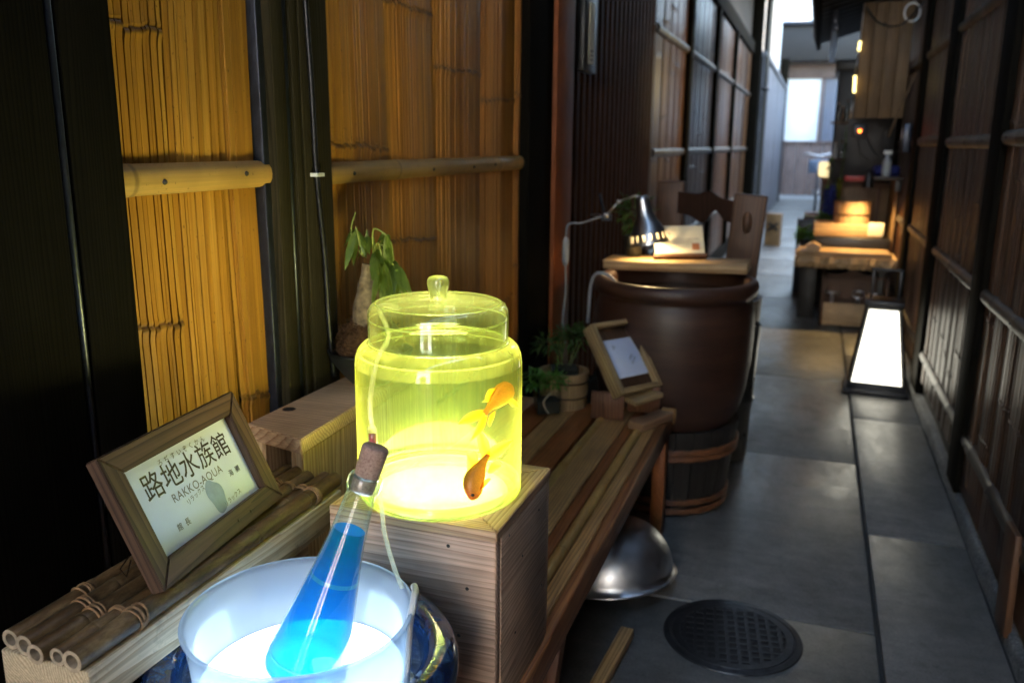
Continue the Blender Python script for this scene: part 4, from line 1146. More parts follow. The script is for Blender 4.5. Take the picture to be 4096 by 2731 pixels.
# ------------------------------------------------------------------ money tree on the stool
pb = Vector((-.812,1.470,SZ))
PL = thing('potted_tree', pb, 'small potted tree with swollen pale trunks and drooping leaves behind the jar', 'potted plant')
mb = MB(); mb.lathe([(0,.003),(.036,.003),(.038,0),(.042,.004),(.058,.022),(.076,.046),(.0835,.064),(.0845,.068),(.081,.069),(.077,.062),(.05,.05),(0,.05)], pb, 48); build(mb, 'bowl', M_blackpot, PL, True)
fr = random.Random(8); mb = MB()
for i in range(1100):
    a = fr.uniform(0,6.28); el = fr.uniform(-.15,1.45); rr = .064*fr.uniform(.9,1.05)
    p = pb + Vector((0,0,.075)) + Vector((rr*math.cos(a)*math.cos(el), rr*math.sin(a)*math.cos(el), rr*.95*math.sin(el)))
    t = Vector((-math.sin(a)+fr.gauss(0,.5), math.cos(a)+fr.gauss(0,.5), fr.gauss(0,.6))).normalized()
    out = Vector((math.cos(a)*math.cos(el), math.sin(a)*math.cos(el), math.sin(el)))
    L = fr.uniform(.012,.03)
    mb.tube([p - t*L*.5 - out*.003, p + out*.002, p + t*L*.5 - out*.002 + out*fr.uniform(-.002,.008)], .00075, 3, False)
bl_ = MB(); bl_.lathe([(.0001,.130),(.022,.128),(.042,.117),(.055,.100),(.062,.078),(.060,.058),(.043,.047)], pb, 24)
for i, p in enumerate(bl_.v):
    c = pb + Vector((0,0,.075)); d = Vector(p)-c; bl_.v[i] = tuple(c + d*(1+.08*fr.uniform(-1,1)))
rb = build(bl_, 'root_ball', M_fibre, PL, True)
o = build(mb, 'root_fibres', M_fibre, rb); o['kind'] = 'stuff'
def trunk(pts, rs, name):
    mb = MB(); mb.tube(spline(pts, 6), [rs[0]+(rs[-1]-rs[0])*0 for _ in range(1)]*0 or [x for x in _interp(rs, (len(pts)-1)*6+1)], 14); return build(mb, name, M_bark, PL, True)
def _interp(rs, n):
    out = []
    for i in range(n):
        t = i/(n-1)*(len(rs)-1); k = min(int(t), len(rs)-2); u = t-k; u = u*u*(3-2*u)
        out.append(rs[k]*(1-u)+rs[k+1]*u)
    return out
K1 = pb + Vector((-.002,-.012,.0)); 
trunk([K1+Vector((.002,0,.105)), K1+Vector((.002,0,.150)), K1+Vector((.004,.002,.190)), K1+Vector((.006,.004,.225)), K1+Vector((.008,.006,.238))], [.028,.026,.019,.0125,.0135], 'trunk')
trunk([K1+Vector((.022,.016,.105)), K1+Vector((.026,.020,.150)), K1+Vector((.028,.022,.195)), K1+Vector((.028,.022,.228)), K1+Vector((.030,.022,.240))], [.021,.019,.014,.010,.011], 'trunk')
def ppt(px, py, dx=0.0):
    p = ray_pt(px, py, 1.0); d = (p-Vector((0,0,1.2))); t = (pb.y+dx)/d.y; return Vector((0,0,1.2))+d*t
stm = MB(); lvs = MB(); lr = random.Random(12)
tops = [ppt(835,590), ppt(858,585)]
whorls = [  # (stalk end px, leaf tips px list)
    ((821,530), [(800,600),(797,560),(815,590),(835,575),(808,545),(832,548)]),
    ((862,575), [(868,640),(880,655),(857,630),(850,690),(875,610)]),
    ((888,540), [(868,560),(880,590),(895,580),(905,620),(892,640),(870,575)]),
    ((905,610), [(912,680),(895,670),(925,655),(940,668),(885,655),(900,640)]),
    ((880,600), [(862,680),(880,690),(900,690),(872,660)]),
    ((905,600), [(905,665),(918,650),(893,650)]),
    ((845,545), [(818,560),(850,580),(828,585)]),
]
for (sx, sy), tips in whorls:
    e = ppt(sx, sy, lr.uniform(-.03,.04)); b = tops[0 if sx < 850 else 1]
    m_ = (b+e)/2 + Vector((0,0,.03)) + Vector((lr.gauss(0,.005), lr.gauss(0,.005), 0))
    stm.tube(spline([b, m_, e], 6), .0017, 6)
    for tx, ty in tips:
        tp = ppt(tx, ty, lr.uniform(-.04,.05)); d = tp - e
        leaf(lvs, e, d + Vector((0,0,.25*d.length)), Vector((lr.gauss(0,.5), -1, lr.gauss(.5,.3))), d.length*1.05, min(.0095, d.length*.17), .28, .3, 6)
        d2 = d + Vector((lr.gauss(0,.010), lr.gauss(0,.012), lr.gauss(0,.008)))
        leaf(lvs, e, d2 + Vector((0,0,.2*d.length)), Vector((lr.gauss(0,1), -1, lr.gauss(.5,.6))), d.length*lr.uniform(.6,1.0), min(.0085, d.length*.15), .35, .35, 6)
for (sx, sy), tips in whorls[1:6]:
    for k in range(4):
        e = ppt(sx+lr.uniform(-14,14), sy+lr.uniform(-4,30), lr.uniform(-.03,.05)); d = Vector((lr.gauss(.006,.012), lr.gauss(0,.015), -lr.uniform(.03,.055)))
        leaf(lvs, e, d, Vector((lr.gauss(0,1), -1, lr.gauss(.3,.6))), d.length, lr.uniform(.005,.0085), .1, .35, 6)
stm.tube(spline([tops[0], ppt(812,555), ppt(808,520), ppt(818,487)], 6), .0011, 6)
stm.tube(spline([ppt(905,600), ppt(900,560), ppt(888,540)], 6), .0012, 6)
o = build(stm, 'stems', M_stem, PL, True); o = build(lvs, 'leaves', M_leaf, PL, True); o['kind'] = 'stuff'

# ------------------------------------------------------------------ planters and signs on the far end of the bench
oc = Vector((-.706,2.530,BZ))
OK = thing('wooden_tub', oc, 'small round stave tub with dark hoops on the bench beside the tilted sign', 'tub')
def stave_tub(parent, c, r0, r1, h, n, mat, hoops, hoopmat, th=.011, ears=(), name='stave', eh=0, bottom=.02, hw=.004, seed=1):
    r_ = random.Random(seed)
    for i in range(n):
        a0 = 2*PI*i/n+.006; a1 = 2*PI*(i+1)/n-.006; hh = h + (eh if i in ears else 0)
        def pt(a, r, z): return (c[0]+r*math.cos(a), c[1]+r*math.sin(a), c[2]+z)
        vs = []
        for z, rr in ((0,r0),(hh, r0+(r1-r0)*hh/h)):
            vs += [pt(a0,rr,z), pt((a0+a1)/2,rr*1.004,z), pt(a1,rr,z), pt(a1,rr-th,z), pt(a0,rr-th,z)]
        mb = MB(); mb.add(vs, [(0,1,6,5),(1,2,7,6),(2,3,8,7),(3,4,9,8),(4,0,5,9),(5,6,7,8,9),(4,3,2,1,0)]); build(mb, name, mat, parent)
    mb = MB(); mb.lathe([(0,bottom),(r0-th*.8,bottom)], c, 32); build(mb, 'bottom', mat, parent)
    for z in hoops:
        rr = r0+(r1-r0)*z/h
        mb = MB(); mb.tube([(c[0]+(rr+.0015)*math.cos(2*PI*k/40), c[1]+(rr+.0015)*math.sin(2*PI*k/40), c[2]+z+.0015*math.sin(2*PI*k/40*3)) for k in range(41)], hw, 8, False); build(mb, 'hoop', hoopmat, parent, True)
stave_tub(OK, oc, .074, .080, .115, 16, M_oke, (.038,.086), M_copper, .010, hw=.0026)
V1 = thing('glass_vase', oc+Vector((0,0,.02)), 'square glass vase with dark water standing in the small stave tub', 'vase')
def sqvase(t, c, s, h, rz):
    M = Matrix.Translation(c) @ Matrix.Rotation(rz,4,'Z')
    mb = MB(); mb.lathe([(s*1.30,.003),(s*1.36,.006),(s*1.41,h)], (0,0,0), 4, M @ Matrix.Rotation(PI/4,4,'Z')); build(mb, 'glass', M_glass, t)
    mb = MB(); mb.lathe([(s*1.30,h),(s*1.41,h),(s*1.41,h+.002),(s*1.30,h+.002),(s*1.30,h)], (0,0,0), 4, M @ Matrix.Rotation(PI/4,4,'Z')); build(mb, 'rim', M_glass, t)
    mb = MB(); mb.lathe([(0,.008),(s*1.25,.008),(s*1.32,h*.62),(0,h*.66)], (0,0,0), 4, M @ Matrix.Rotation(PI/4,4,'Z')); build(mb, 'soil', M_soil, t)
sqvase(V1, oc+Vector((0,0,.0215)), .044, .165, R(20))
PLa = thing('moss_plant', oc+Vector((0,0,.13)), 'dark feathery green plant growing from the square vase in the stave tub', 'plant')
mb = MB(); bush(mb, oc+Vector((.028,.01,.218)), .062, 260, .026, .0035, 5, .7, .6); bush(mb, oc+Vector((-.05,-.02,.200)), .045, 160, .026, .0035, 6, .8, .2)
o = build(mb, 'foliage', M_leaf2, PLa); o['kind'] = 'stuff'
mb = MB(); 
for k in range(7): mb.tube([oc+Vector((lr.uniform(-.02,.02), lr.uniform(-.02,.02), .12)), oc+Vector((lr.uniform(-.06,.06), lr.uniform(-.03,.03), .21))], .0014, 5)
build(mb, 'stems', M_stem, PLa)
v2 = Vector((-.727,2.415,BZ+.002))
V2 = thing('glass_vase', v2, 'small clear glass cube vase with roots on the bench behind the jar', 'vase')
sqvase(V2, v2, .037, .075, R(28))
PLb = thing('moss_plant', v2+Vector((0,0,.07)), 'light green fern and brown moss in the small cube vase', 'plant')
mb = MB(); bush(mb, v2+Vector((-.035,-.01,.105)), .042, 240, .017, .004, 9, .8, .4); bush(mb, v2+Vector((.028,0,.110)), .036, 150, .017, .0035, 10, .9, .5)
for k in range(9): leaf(mb, v2+Vector((.030,.0,.14))+Vector((0,0,k*.004)), (lr.gauss(0,1), lr.gauss(0,1), .8), (0,0,1), .017, .004, .1, .2, 3)
o = build(mb, 'foliage', M_leaf3, PLb); o['kind'] = 'stuff'
mb = MB(); mb.tube(spline([v2+Vector((.02,-.03,.075)), v2+Vector((.002,-.0385,.05)), v2+Vector((.008,-.037,.025)), v2+Vector((.018,-.036,.012))], 6), .0028, 7); build(mb, 'root', M_cutend, PLb, True)

# tilted shadow-box sign on its little stand
SQ = [Vector(p) for p in ((-.489,2.401,.480),(-.394,2.553,.477),(-.516,2.631,.664),(-.610,2.480,.667))]
sx = (SQ[1]-SQ[0]); sw = sx.length; sx.normalize(); szv = (SQ[3]-SQ[0]); szv = szv - sx*szv.dot(sx); sh = szv.length; szv.normalize(); syv = szv.cross(sx)
SM = Matrix((sx, syv, szv)).transposed().to_4x4(); SM.translation = SQ[0]
SG = thing('sign_box', SQ[0], 'tilted pale wooden shadow box sign with a white card on the far bench end', 'sign')
def sboard(name, lo, hi, mat, parent=None, bev=.0015):
    o = board(name, lo, hi, mat, None, bev, 2, None, False); c = Vector(o.location)
    o.parent = parent or SG; o.location = (SM @ c) - root_loc(o.parent); o.rotation_euler = SM.to_euler(); return o
sd_ = .046; fwb = .0165
Msb_x = wood('sign_rail', 0, (.22,.13,.055), (.44,.30,.145), 30, .5, .2); Msb_z = wood('sign_stile', 2, (.22,.13,.055), (.44,.30,.145), 30, .5, .2)
sboard('frame_bottom', (fwb,0,0), (sw-fwb,sd_,fwb), Msb_x); sboard('frame_top', (fwb,0,sh-fwb), (sw-fwb,sd_,sh), Msb_x)
sboard('frame_side', (0,0,0), (fwb-.0003,sd_,sh), Msb_z); sboard('frame_side', (sw-fwb+.0003,0,0), (sw,sd_,sh), Msb_z)
sboard('back_panel', (fwb,.020,fwb), (sw-fwb,.024,sh-fwb), M_brown)
cd = sboard('card', (fwb+.001,.0180,.052), (sw-fwb-.001,.0188,sh-.056), M_paper, None, .0002)
mb = MB(); mb.add([SM @ Vector(p) for p in ((fwb,.004,fwb),(sw-fwb,.004,fwb),(sw-fwb,.004,sh-fwb),(fwb,.004,sh-fwb))], [(0,1,2,3)]); build(mb, 'pane', M_pane, SG)
sr = random.Random(4)
def scribble(parent, M, rows, mat, depth, name='lettering', rr=sr):
    """short blurred lines of handwriting: each glyph a few pen strokes"""
    mb = MB()
    for (x0, x1, z, hgt) in rows:
        x = x0
        while x < x1:
            gw = hgt*rr.uniform(.7,1.0)
            for k in range(4):
                if rr.random() < .5:
                    zz = z + hgt*rr.uniform(-.45,.45); vs = [(x,depth,zz-hgt*.05),(x+gw*.85,depth,zz-hgt*.05+hgt*.06),(x+gw*.85,depth,zz+hgt*.08),(x,depth,zz+hgt*.04)]
                else:
                    xx = x + gw*rr.uniform(.1,.8); vs = [(xx,depth,z-hgt*.48),(xx+hgt*.11,depth,z-hgt*.48),(xx+hgt*.11,depth,z+hgt*.48),(xx,depth,z+hgt*.48)]
                mb.add([M @ Vector(p) for p in vs], [(0,1,2,3)])
            x += gw*1.15
    return build(mb, name, mat, parent)
scribble(cd, SM, [(.045,.135,.158,.0115),(.075,.118,.141,.004),(.032,.075,.098,.0075),(.032,.098,.086,.0075)], M_ink_grey, .0176)
# stand
SK = thing('sign_stand', (-.47,2.44,BZ), 'small reddish wooden stand holding up the tilted shadow box sign', 'stand')
board('upright', (-.590,2.425,BZ+.001), (-.490,2.445,.470), M_stand, SK, .002, 2, (0,0,R(8)))
board('upright', (-.500,2.535,BZ+.001), (-.40,2.555,.468), M_stand, SK, .002, 2, (0,0,R(8)))
board('ledge', (-.480,2.44,.440), (-.415,2.56,.456), M_shadowbox, SK, .002, 2, (R(4),R(6),R(-32)))
# engraved block
WB = thing('wooden_block', (-.405,2.42,BZ), 'engraved wooden block lying on the bench end beside the urn', 'block')
ob = board('block', (-.432,2.345,BZ+.002), (-.378,2.505,BZ+.026), M_stand, WB, .003, 2, (0,0,R(-24)))
M_blockw = wood('block_wood', 1, (.20,.10,.05), (.34,.19,.10), 40, .5, .2); ob.data = ob.data.copy(); ob.data.materials.clear(); ob.data.materials.append(M_blockw)
Mbk = Matrix.Translation((-.405,2.425,BZ+.0265)) @ Matrix.Rotation(R(66),4,'Z') @ Matrix.Rotation(-PI/2,4,'X')
scribble(WB, Mbk, [(-.055,.02,-.010,.012),(-.045,.055,.008,.013)], M_brown, 0.0, 'engraving')

# ------------------------------------------------------------------ urn in its barrel
UC = Vector((-.415,2.845,0))
UB = thing('barrel_stand', UC, 'black stave barrel bound with brown bamboo hoops under the big urn', 'barrel')
stave_tub(UB, UC, .198, .236, .30, 24, M_darkwood, (), M_hoop, .02)
for z in (.020,.052,.21,.232):
    rr = .198+.038*z/.30
    mb = MB()
    for k in range(3):
        mb.tube([(UC.x+(rr+.006)*math.cos(2*PI*j/60), UC.y+(rr+.006)*math.sin(2*PI*j/60), z+.006*math.sin(2*PI*j/60*9+k*2.1)) for j in range(61)], .0062, 6, False)
    build(mb, 'hoop', M_hoop, UB, True)
UR = thing('ceramic_urn', UC+Vector((0,0,.3)), 'huge brown glazed ceramic urn standing beyond the bench', 'urn')
up_ = [(.0,.285),(.205,.285),(.213,.30),(.236,.35),(.252,.42),(.261,.50),(.265,.58),(.265,.64),(.2605,.68),(.252,.702),(.249,.710),(.250,.716),(.262,.722),(.269,.734),(.2715,.748),(.268,.762),(.258,.770),(.244,.771),(.234,.766),(.228,.752),(.226,.735),(.232,.70),(.240,.64),(.236,.50),(.20,.34),(0,.33)]
mb = MB(); mb.lathe(up_, UC, 96); build(mb, 'body', M_urn, UR, True)
mb = MB(); mb.lathe([(0,.715),(.2295,.715)], UC, 64)
n = NT('dark_brown_water'); n.done(n.principled((.05,.022,.01), .05)); UW = build(mb, 'urn_water', n.m); tag(UW, 'dark still water inside the big brown urn', 'water')
# plank across
UP = thing('plank_shelf', (-.44,3.0,.77), 'thick pale plank laid across the back of the urn under the desk lamp', 'plank')
board('plank', (-.685,2.925,.7735), (-.190,3.085,.808), wood('lit_plank', 0, (.24,.14,.06), (.46,.30,.14), 30, .5, .2), UP, .004, 2, (0,R(-1),0))
HZ = .812
# card on plank
KQ = [Vector((-.508,2.975,HZ+.012)), Vector((-.355,3.025,HZ+.015))]
kx = (KQ[1]-KQ[0]).normalized(); kn = Vector((-kx.y,kx.x,0)); kz = Vector((0,0,1))*math.cos(R(38)) + kn*math.sin(R(38)); ky = kz.cross(kx)
KM = Matrix((kx,ky,kz)).transposed().to_4x4(); KM.translation = KQ[0]
KD = thing('notice_card', KQ[0], 'cream printed notice card propped on a wooden base beside the desk lamp', 'card')
mb = MB(); mb.box((0,0,0), (.172,.004,.118), KM); kc = build(mb, 'card', M_cardp, KD)
scribble(kc, KM, [(.025,.07,.108,.006),(.02,.075,.098,.006),(.035,.055,.082,.013),(.02,.155,.062,.008),(.045,.13,.050,.006),(.04,.12,.038,.006),(.05,.11,.028,.006)], M_ink_grey, -.0006)
mb = MB(); mb.box((.13,-.0012,.018), (.155,-.0004,.044), KM); build(mb, 'seal', M_ink_red, kc)
mb = MB(); mb.box((-.006,-.008,-.012), (.178,.02,.0), KM); build(mb, 'base', M_brown_x, KD)
# desk lamp clipped on the lattice: chrome shade
DL = thing('clip_lamp', (-.52,2.93,.87), 'chrome clip-on desk lamp with slotted shade shining onto the plank', 'lamp')
lt = Vector((-.556,2.935,1.026)); lb_ = Vector((-.522,2.930,.866)); ld_ = (lt-lb_).normalized()
LM = Matrix.Translation(lb_) @ ld_.to_track_quat('Z','Y').to_matrix().to_4x4()
lpf = [(.066,.0),(.0655,.006),(.0635,.012),(.0605,.034),(.056,.046),(.049,.060),(.040,.075),(.032,.090),(.0275,.105),(.025,.130),(.0235,.150),(.0225,.160),(.018,.166),(.0,.167)]
mb = MB(); mb.lathe(lpf, (0,0,0), 48, LM, skip=lambda i,k: i == 2 and k % 3 == 0); build(mb, 'shade', M_chrome, DL, True)
mb = MB(); mb.lathe([(.0,.085),(.010,.083),(.016,.072),(.017,.060),(.012,.048),(0,.044)], (0,0,0), 20, LM); build(mb, 'bulb', M_bulb, DL, True)
pl_ = bpy.data.lights.new('lamp_light', 'POINT'); pl_.energy = .28; pl_.shadow_soft_size = .017; pl_.color = (1,.72,.34)
po = bpy.data.objects.new('lamp_light', pl_); COL.objects.link(po); po.parent = DL; po.location = (LM @ Vector((0,0,.036))) - root_loc(DL)
mb = MB(); a0 = LM @ Vector((-.02,0,.158)); a1 = Vector((-.640,2.95,1.005)); a2 = Vector((-.685,2.96,.955)); a3 = Vector((-.75,3.02,.95))
mb.tube([a0, a0+Vector((-.03,0,.006)), a1], .0035, 8); mb.tube([a1, a2], .0035, 8); mb.tube([a2, a3], .0035, 8); build(mb, 'arm', M_chrome, DL, True)
mb = MB(); mb.tube([a1-Vector((.006,0,0)), a1+Vector((.006,0,0))], .007, 8); mb.tube([a2-Vector((.008,0,0)), a2+Vector((.008,0,0))], .009, 8); build(mb, 'joint', M_chrome, DL, True)
mb = MB(); mb.box((-.705,2.968,.935), (-.670,2.982,.958)); mb.tube([(-.695,2.975,.957),(-.715,2.975,1.03)], .005, 6); build(mb, 'clamp', M_strip, DL)
# lamp cord with inline switch
CS = thing('switch_cord', (-.80,2.9,.8), 'pale cord with a clear inline switch hanging by the red post', 'cord')
mb = MB(); mb.tube(spline([(-.70,2.96,.952),(-.76,2.92,.930),(-.805,2.90,.925),(-.812,2.895,.88)], 6), .0028, 7); mb.tube(spline([(-.812,2.895,.78),(-.808,2.895,.70),(-.815,2.89,.58),(-.80,2.88,.50)], 6), .0026, 7)
mb.tube(spline([(-.700,2.80,.60),(-.69,2.78,.72),(-.668,2.76,.775),(-.63,2.755,.778),(-.60,2.77,.752)], 6), .006, 8); build(mb, 'cord', M_rubber, CS, True)
mb = MB(); mb.lathe([(0,-.05),(.006,-.05),(.012,-.035),(.013,0),(.012,.035),(.006,.05),(0,.05)], (-.812,2.895,.83), 14); build(mb, 'switch', M_rubber, CS, True)
# dark foliage behind the lamp
PLc = thing('moss_plant', (-.60,3.06,HZ), 'dark potted fern on the plank behind the desk lamp', 'plant')
mb = MB(); mb.lathe([(0,0),(.030,0),(.036,.07),(.033,.07),(0,.06)], (-.60,3.045,HZ-.002), 20); build(mb, 'pot', M_blackpot, PLc, True)
mb = MB(); bush(mb, (-.60,3.045,HZ+.14), .07, 160, .035, .006, 21, 1.1, .3); o = build(mb, 'foliage', M_leaf2, PLc); o['kind'] = 'stuff'

# tall eared bucket behind the urn
EB = thing('eared_bucket', (-.37,3.42,0), 'tall dark wooden bucket with raised ears and a carved handle bar behind the urn', 'bucket')
stave_tub(EB, (-.37,3.42,0), .19, .21, .62, 20, M_brown, (.1,.5), M_hoop, .018)
board('ear', (-.585,3.39,.60), (-.480,3.435,1.06), M_brown, EB, .005)
board('ear', (-.300,3.35,.60), (-.178,3.395,1.018), M_brown, EB, .005, 2, (0,R(4),0))
mb = MB(); N_ = 16; vs = []
for i in range(N_+1):
    t = i/N_; x = -.50 + .235*t; zc_ = .985 - .035*t
    hi_ = .038 + .022*math.exp(-((t-.5)/.13)**2); lo__ = .045 - .038*math.exp(-((t-.62)/.10)**2) + .022*math.exp(-((t-.40)/.12)**2)
    for yy in (3.375,3.405): vs += [(x,yy,zc_-lo__),(x,yy,zc_+hi_)]
fs = []
for i in range(N_):
    a = i*4; b = a+4
    fs += [(a,b,b+1,a+1),(a+3,b+3,b+2,a+2),(a+1,b+1,b+3,a+3),(a+2,b+2,b,a)]
mb.add(vs, fs); build(mb, 'handle_bar', M_lattice, EB)
mb = MB(); mb.lathe([(0,.012),(.02,.012),(.026,.004),(.026,-.004),(.018,-.012),(0,-.012)], (0,0,0), 20, Matrix.Translation((-.232,3.346,.915)) @ Matrix.Rotation(PI/2,4,'X') @ Matrix.Diagonal((.7,1.6,1,1))); build(mb, 'peg', M_brown, EB, True)
# dark bamboo-ringed planter right of the urn
BP = thing('ringed_planter', (-.22,3.35,0), 'dark tubular planter with a raised ring standing right behind the urn', 'planter')
mb = MB(); mb.lathe([(0,.0),(.058,.0),(.064,.02),(.070,.20),(.074,.235),(.079,.24),(.080,.25),(.075,.257),(.074,.26),(.080,.44),(.085,.535),(.082,.54),(.076,.53),(.07,.40),(0,.40)], (-.235,3.30,0), 40); build(mb, 'body', plain('dark_glaze', (.05,.045,.035), .3, 0, .3, 20), BP, True)

# ------------------------------------------------------------------ standing lantern
LC = Vector((.372,4.545,0))
LN = thing('floor_lantern', LC, 'tapered black framed floor lantern glowing white at the foot of the right wall', 'lantern')
LN.rotation_euler = (0,0,R(-4))
def lbox(name, lo, hi, mat, bev=.003):
    o = board(name, lo, hi, mat, None, bev, 2, None, False); o.parent = LN; return o
lbox('base', (-.150,-.150,0), (.150,.150,.030), M_black); lbox('plinth', (-.136,-.136,.030), (.136,.136,.046), M_black)
wb, wt, zb, zt = .126, .074, .046, .432
for sxx in (-1,1):
    for syy in (-1,1):
        mb = MB(); mb.tube([(sxx*wb,syy*wb,zb),(sxx*wt,syy*wt,zt)], .0105, 4); o = build(mb, 'corner_post', M_black, None, recenter=False); o.parent = LN
def side(k, u0, u1, t0, t1, inset, name, mat):
    """quad on face k between heights t0..t1"""
    vs = []
    for t, us in ((t0,(u0,u1)),(t1,(u1,u0))):
        hw_ = wb+(wt-wb)*t; z = zb+(zt-zb)*t
        for u in us: vs.append(Matrix.Rotation(k*PI/2,4,'Z') @ Vector((u*hw_, -(hw_-inset), z)))
    mb = MB(); mb.add(vs, [(0,1,2,3)]); o = build(mb, name, mat, None, recenter=False); o.parent = LN
for k in range(4):
    side(k, -.96, .96, .02, .985, .004, 'paper_panel', M_lantern)
    for t in (.012, .985):
        hw_ = wb+(wt-wb)*t; z = zb+(zt-zb)*t; Mr = Matrix.Rotation(k*PI/2,4,'Z')
        mb = MB(); mb.tube([Mr @ Vector((-hw_,-hw_,z)), Mr @ Vector((hw_,-hw_,z))], .009, 4); o = build(mb, 'cross_bar', M_black, None, recenter=False); o.parent = LN
lbox('cap', (-.090,-.090,.434), (.090,.090,.462), M_black)
for sxx in (-1,1):
    lbox('handle_post', (sxx*.062-.006,-.006,.462), (sxx*.062+.006,.006,.60), M_black, .002)
lbox('handle', (-.075,-.008,.60), (.075,.008,.614), M_black, .003)

# ------------------------------------------------------------------ shop counter on the right
CT = thing('rough_counter', (.2,6.5,0), 'rough thick wooden counter slab projecting from the right wall beyond the lantern', 'counter')
mb = MB(); cr = random.Random(6); n_ = 40; vs = []
for i in range(n_+1):
    x = -.095 + .645*i/n_; j = cr.uniform(-.012,.012); k = cr.uniform(-.010,.010)
    vs += [(x,6.10+j,.395+k*.6),(x,6.085+k,.43),(x,6.10+j*.5,.470),(x,7.0,.470),(x,7.0,.395)]
fs = [(i*5+k, (i+1)*5+k, (i+1)*5+k+1, i*5+k+1) for i in range(n_) for k in range(4)] + [tuple(range(5))[::-1], tuple(n_*5+k for k in range(5))]
mb.add(vs, fs); build(mb, 'slab', M_shopwood_x, CT)
board('support', (-.05,6.35,0), (.06,6.95,.394), M_darkwood, CT, .004); board('support', (.46,6.35,0), (.54,6.95,.394), M_darkwood, CT, .004)
board('back_panel', (.06,6.90,0), (.46,6.94,.394), M_back, CT, .004)
TBx = thing('tool_box', (.30,6.2,0), 'brown wooden tool box with a wavy back board and metal taps under the counter', 'tool box')
board('front', (.115,6.08,.012), (.495,6.10,.165), M_shopwood_x, TBx, .004); board('floor', (.115,6.10,.012), (.495,6.38,.03), M_shopwood_x, TBx, .003)
for xa in (.098,.4955): board('side', (xa,6.085,.0), (xa+.017,6.40,.34), M_brown, TBx, .004)
mb = MB(); vs = []; n_ = 20
for i in range(n_+1):
    t = i/n_; x = .115+.38*t; zt_ = .318 + .030*math.exp(-((t-.5)/.17)**2)
    for yy in (6.385,6.40): vs += [(x,yy,.03),(x,yy,zt_)]
fs = []
for i in range(n_): a = i*4; b = a+4; fs += [(a,b,b+1,a+1),(a+3,b+3,b+2,a+2),(a+1,b+1,b+3,a+3)]
mb.add(vs, fs); build(mb, 'back', M_brown_x, TBx)
mb = MB(); mb.tube([(.118,6.24,.322),(.495,6.24,.322)], .008, 8); build(mb, 'carry_bar', M_brown, TBx)
for i, (x, z, rr, lb) in enumerate(((.17,.215,0,'metal tap with a cross handle at the left in the tool box'),(.335,.20,1,'round metal wheel valve in the middle of the tool box'),(.44,.22,0,'small metal tap at the right end of the tool box'))):
    t = thing('metal_tap', (x,6.16,.03), lb, 'tap', 'metal taps in the tool box')
    mb = MB(); mb.tube([(x,6.16,.03),(x,6.16,z)], .010, 10); mb.tube([(x,6.16,z-.03),(x,6.115,z-.035),(x,6.11,z-.07)], .008, 8); build(mb, 'pipe', M_chrome, t, True)
    mb = MB()
    if rr: mb.tube([(x+.035*math.cos(a_*PI/8), 6.15+.02*math.sin(a_*PI/8), z+.02+.02*math.sin(a_*PI/8)) for a_ in range(17)], .006, 8, False)
    else: mb.tube([(x-.045,6.15,z+.012),(x+.045,6.15,z+.006)], .008, 8)
    build(mb, 'handle', M_chrome, t, True)
# things on the counter
PK = thing('plank', (.2,6.2,.47), 'front pale plank lying along the counter edge', 'plank', 'planks on the counter')
board('plank', (-.085,6.12,.472), (.515,6.20,.505), M_shopwood_x, PK, .004)
PK = thing('plank', (.2,6.3,.47), 'rear pale plank lying on the counter behind the front one', 'plank', 'planks on the counter')
board('plank', (-.08,6.215,.472), (.50,6.31,.512), M_shopwood_x, PK, .004)
HB = thing('wooden_house_block', (.03,6.2,.505), 'small pinkish house shaped wooden block on the planks', 'block')
mb = MB(); pr_ = [(-.02,.0),(.065,.0),(.068,.032),(.02,.056),(-.028,.030)]
mb.add([(x,6.13,.507+z) for x, z in pr_] + [(x,6.20,.507+z) for x, z in pr_], [(0,1,2,3,4),(9,8,7,6,5)] + [(i,i+5,(i+1)%5+5,(i+1)%5) for i in range(5)]); build(mb, 'block', M_cedar_x, HB)
BT_ = thing('black_tray', (.26,6.55,.47), 'low black stand under the pale wooden tray', 'tray stand')
board('stand', (.03,6.42,.472), (.52,6.75,.575), M_black, BT_, .006)
TY = thing('wooden_tray', (.24,6.55,.575), 'pale square wooden tray brightly lit on the counter', 'tray')
board('front', (.015,6.43,.577), (.46,6.445,.668), M_shopwood_x, TY, .003); board('floor', (.015,6.445,.577), (.46,6.72,.59), M_shopwood_x, TY, .003)
for xa in (.015,.445): board('side', (xa,6.447,.59), (xa+.015,6.72,.668), M_shopwood_x, TY, .003)
board('back', (.031,6.705,.59), (.444,6.72,.668), M_shopwood_x, TY, .003)
SC = tag(board('paper_slip', (.37,6.424,.59), (.47,6.4275,.682), M_cardp, None, .0005), 'cream paper slip on the right front of the wooden tray', 'paper')
RT = thing('round_tub', (.262,6.60,.592), 'pale round stave tub with two hoops under the counter lamp', 'tub')
stave_tub(RT, (.262,6.60,.592), .115, .125, .225, 20, M_oke, (.055,.135), M_copper, .010, hw=.005)
BKp = thing('warm_back_board', (.37,7.1,.47), 'honey coloured wooden back board lit behind the round tub', 'board')
board('board', (.17,6.985,.472), (.535,7.0,.935), M_shopwood, BKp, .004); board('side_board', (.52,6.45,.472), (.540,6.98,.96), M_shopwood, BKp, .004)
board('batten', (.17,6.955,.90), (.519,6.983,.935), M_brown_x, BKp, .003); board('batten', (.44,6.96,.472), (.46,6.983,.899), M_brown, BKp, .003)
CL = thing('hanging_lamp', (.335,6.5,.88), 'small black shaded lamp hanging over the round tub', 'lamp')
mb = MB(); mb.lathe([(.034,.0),(.033,.004),(.026,.06),(.020,.10),(.012,.112),(0,.113)], (.335,6.30,.93), 24); build(mb, 'shade', M_black, CL, True)
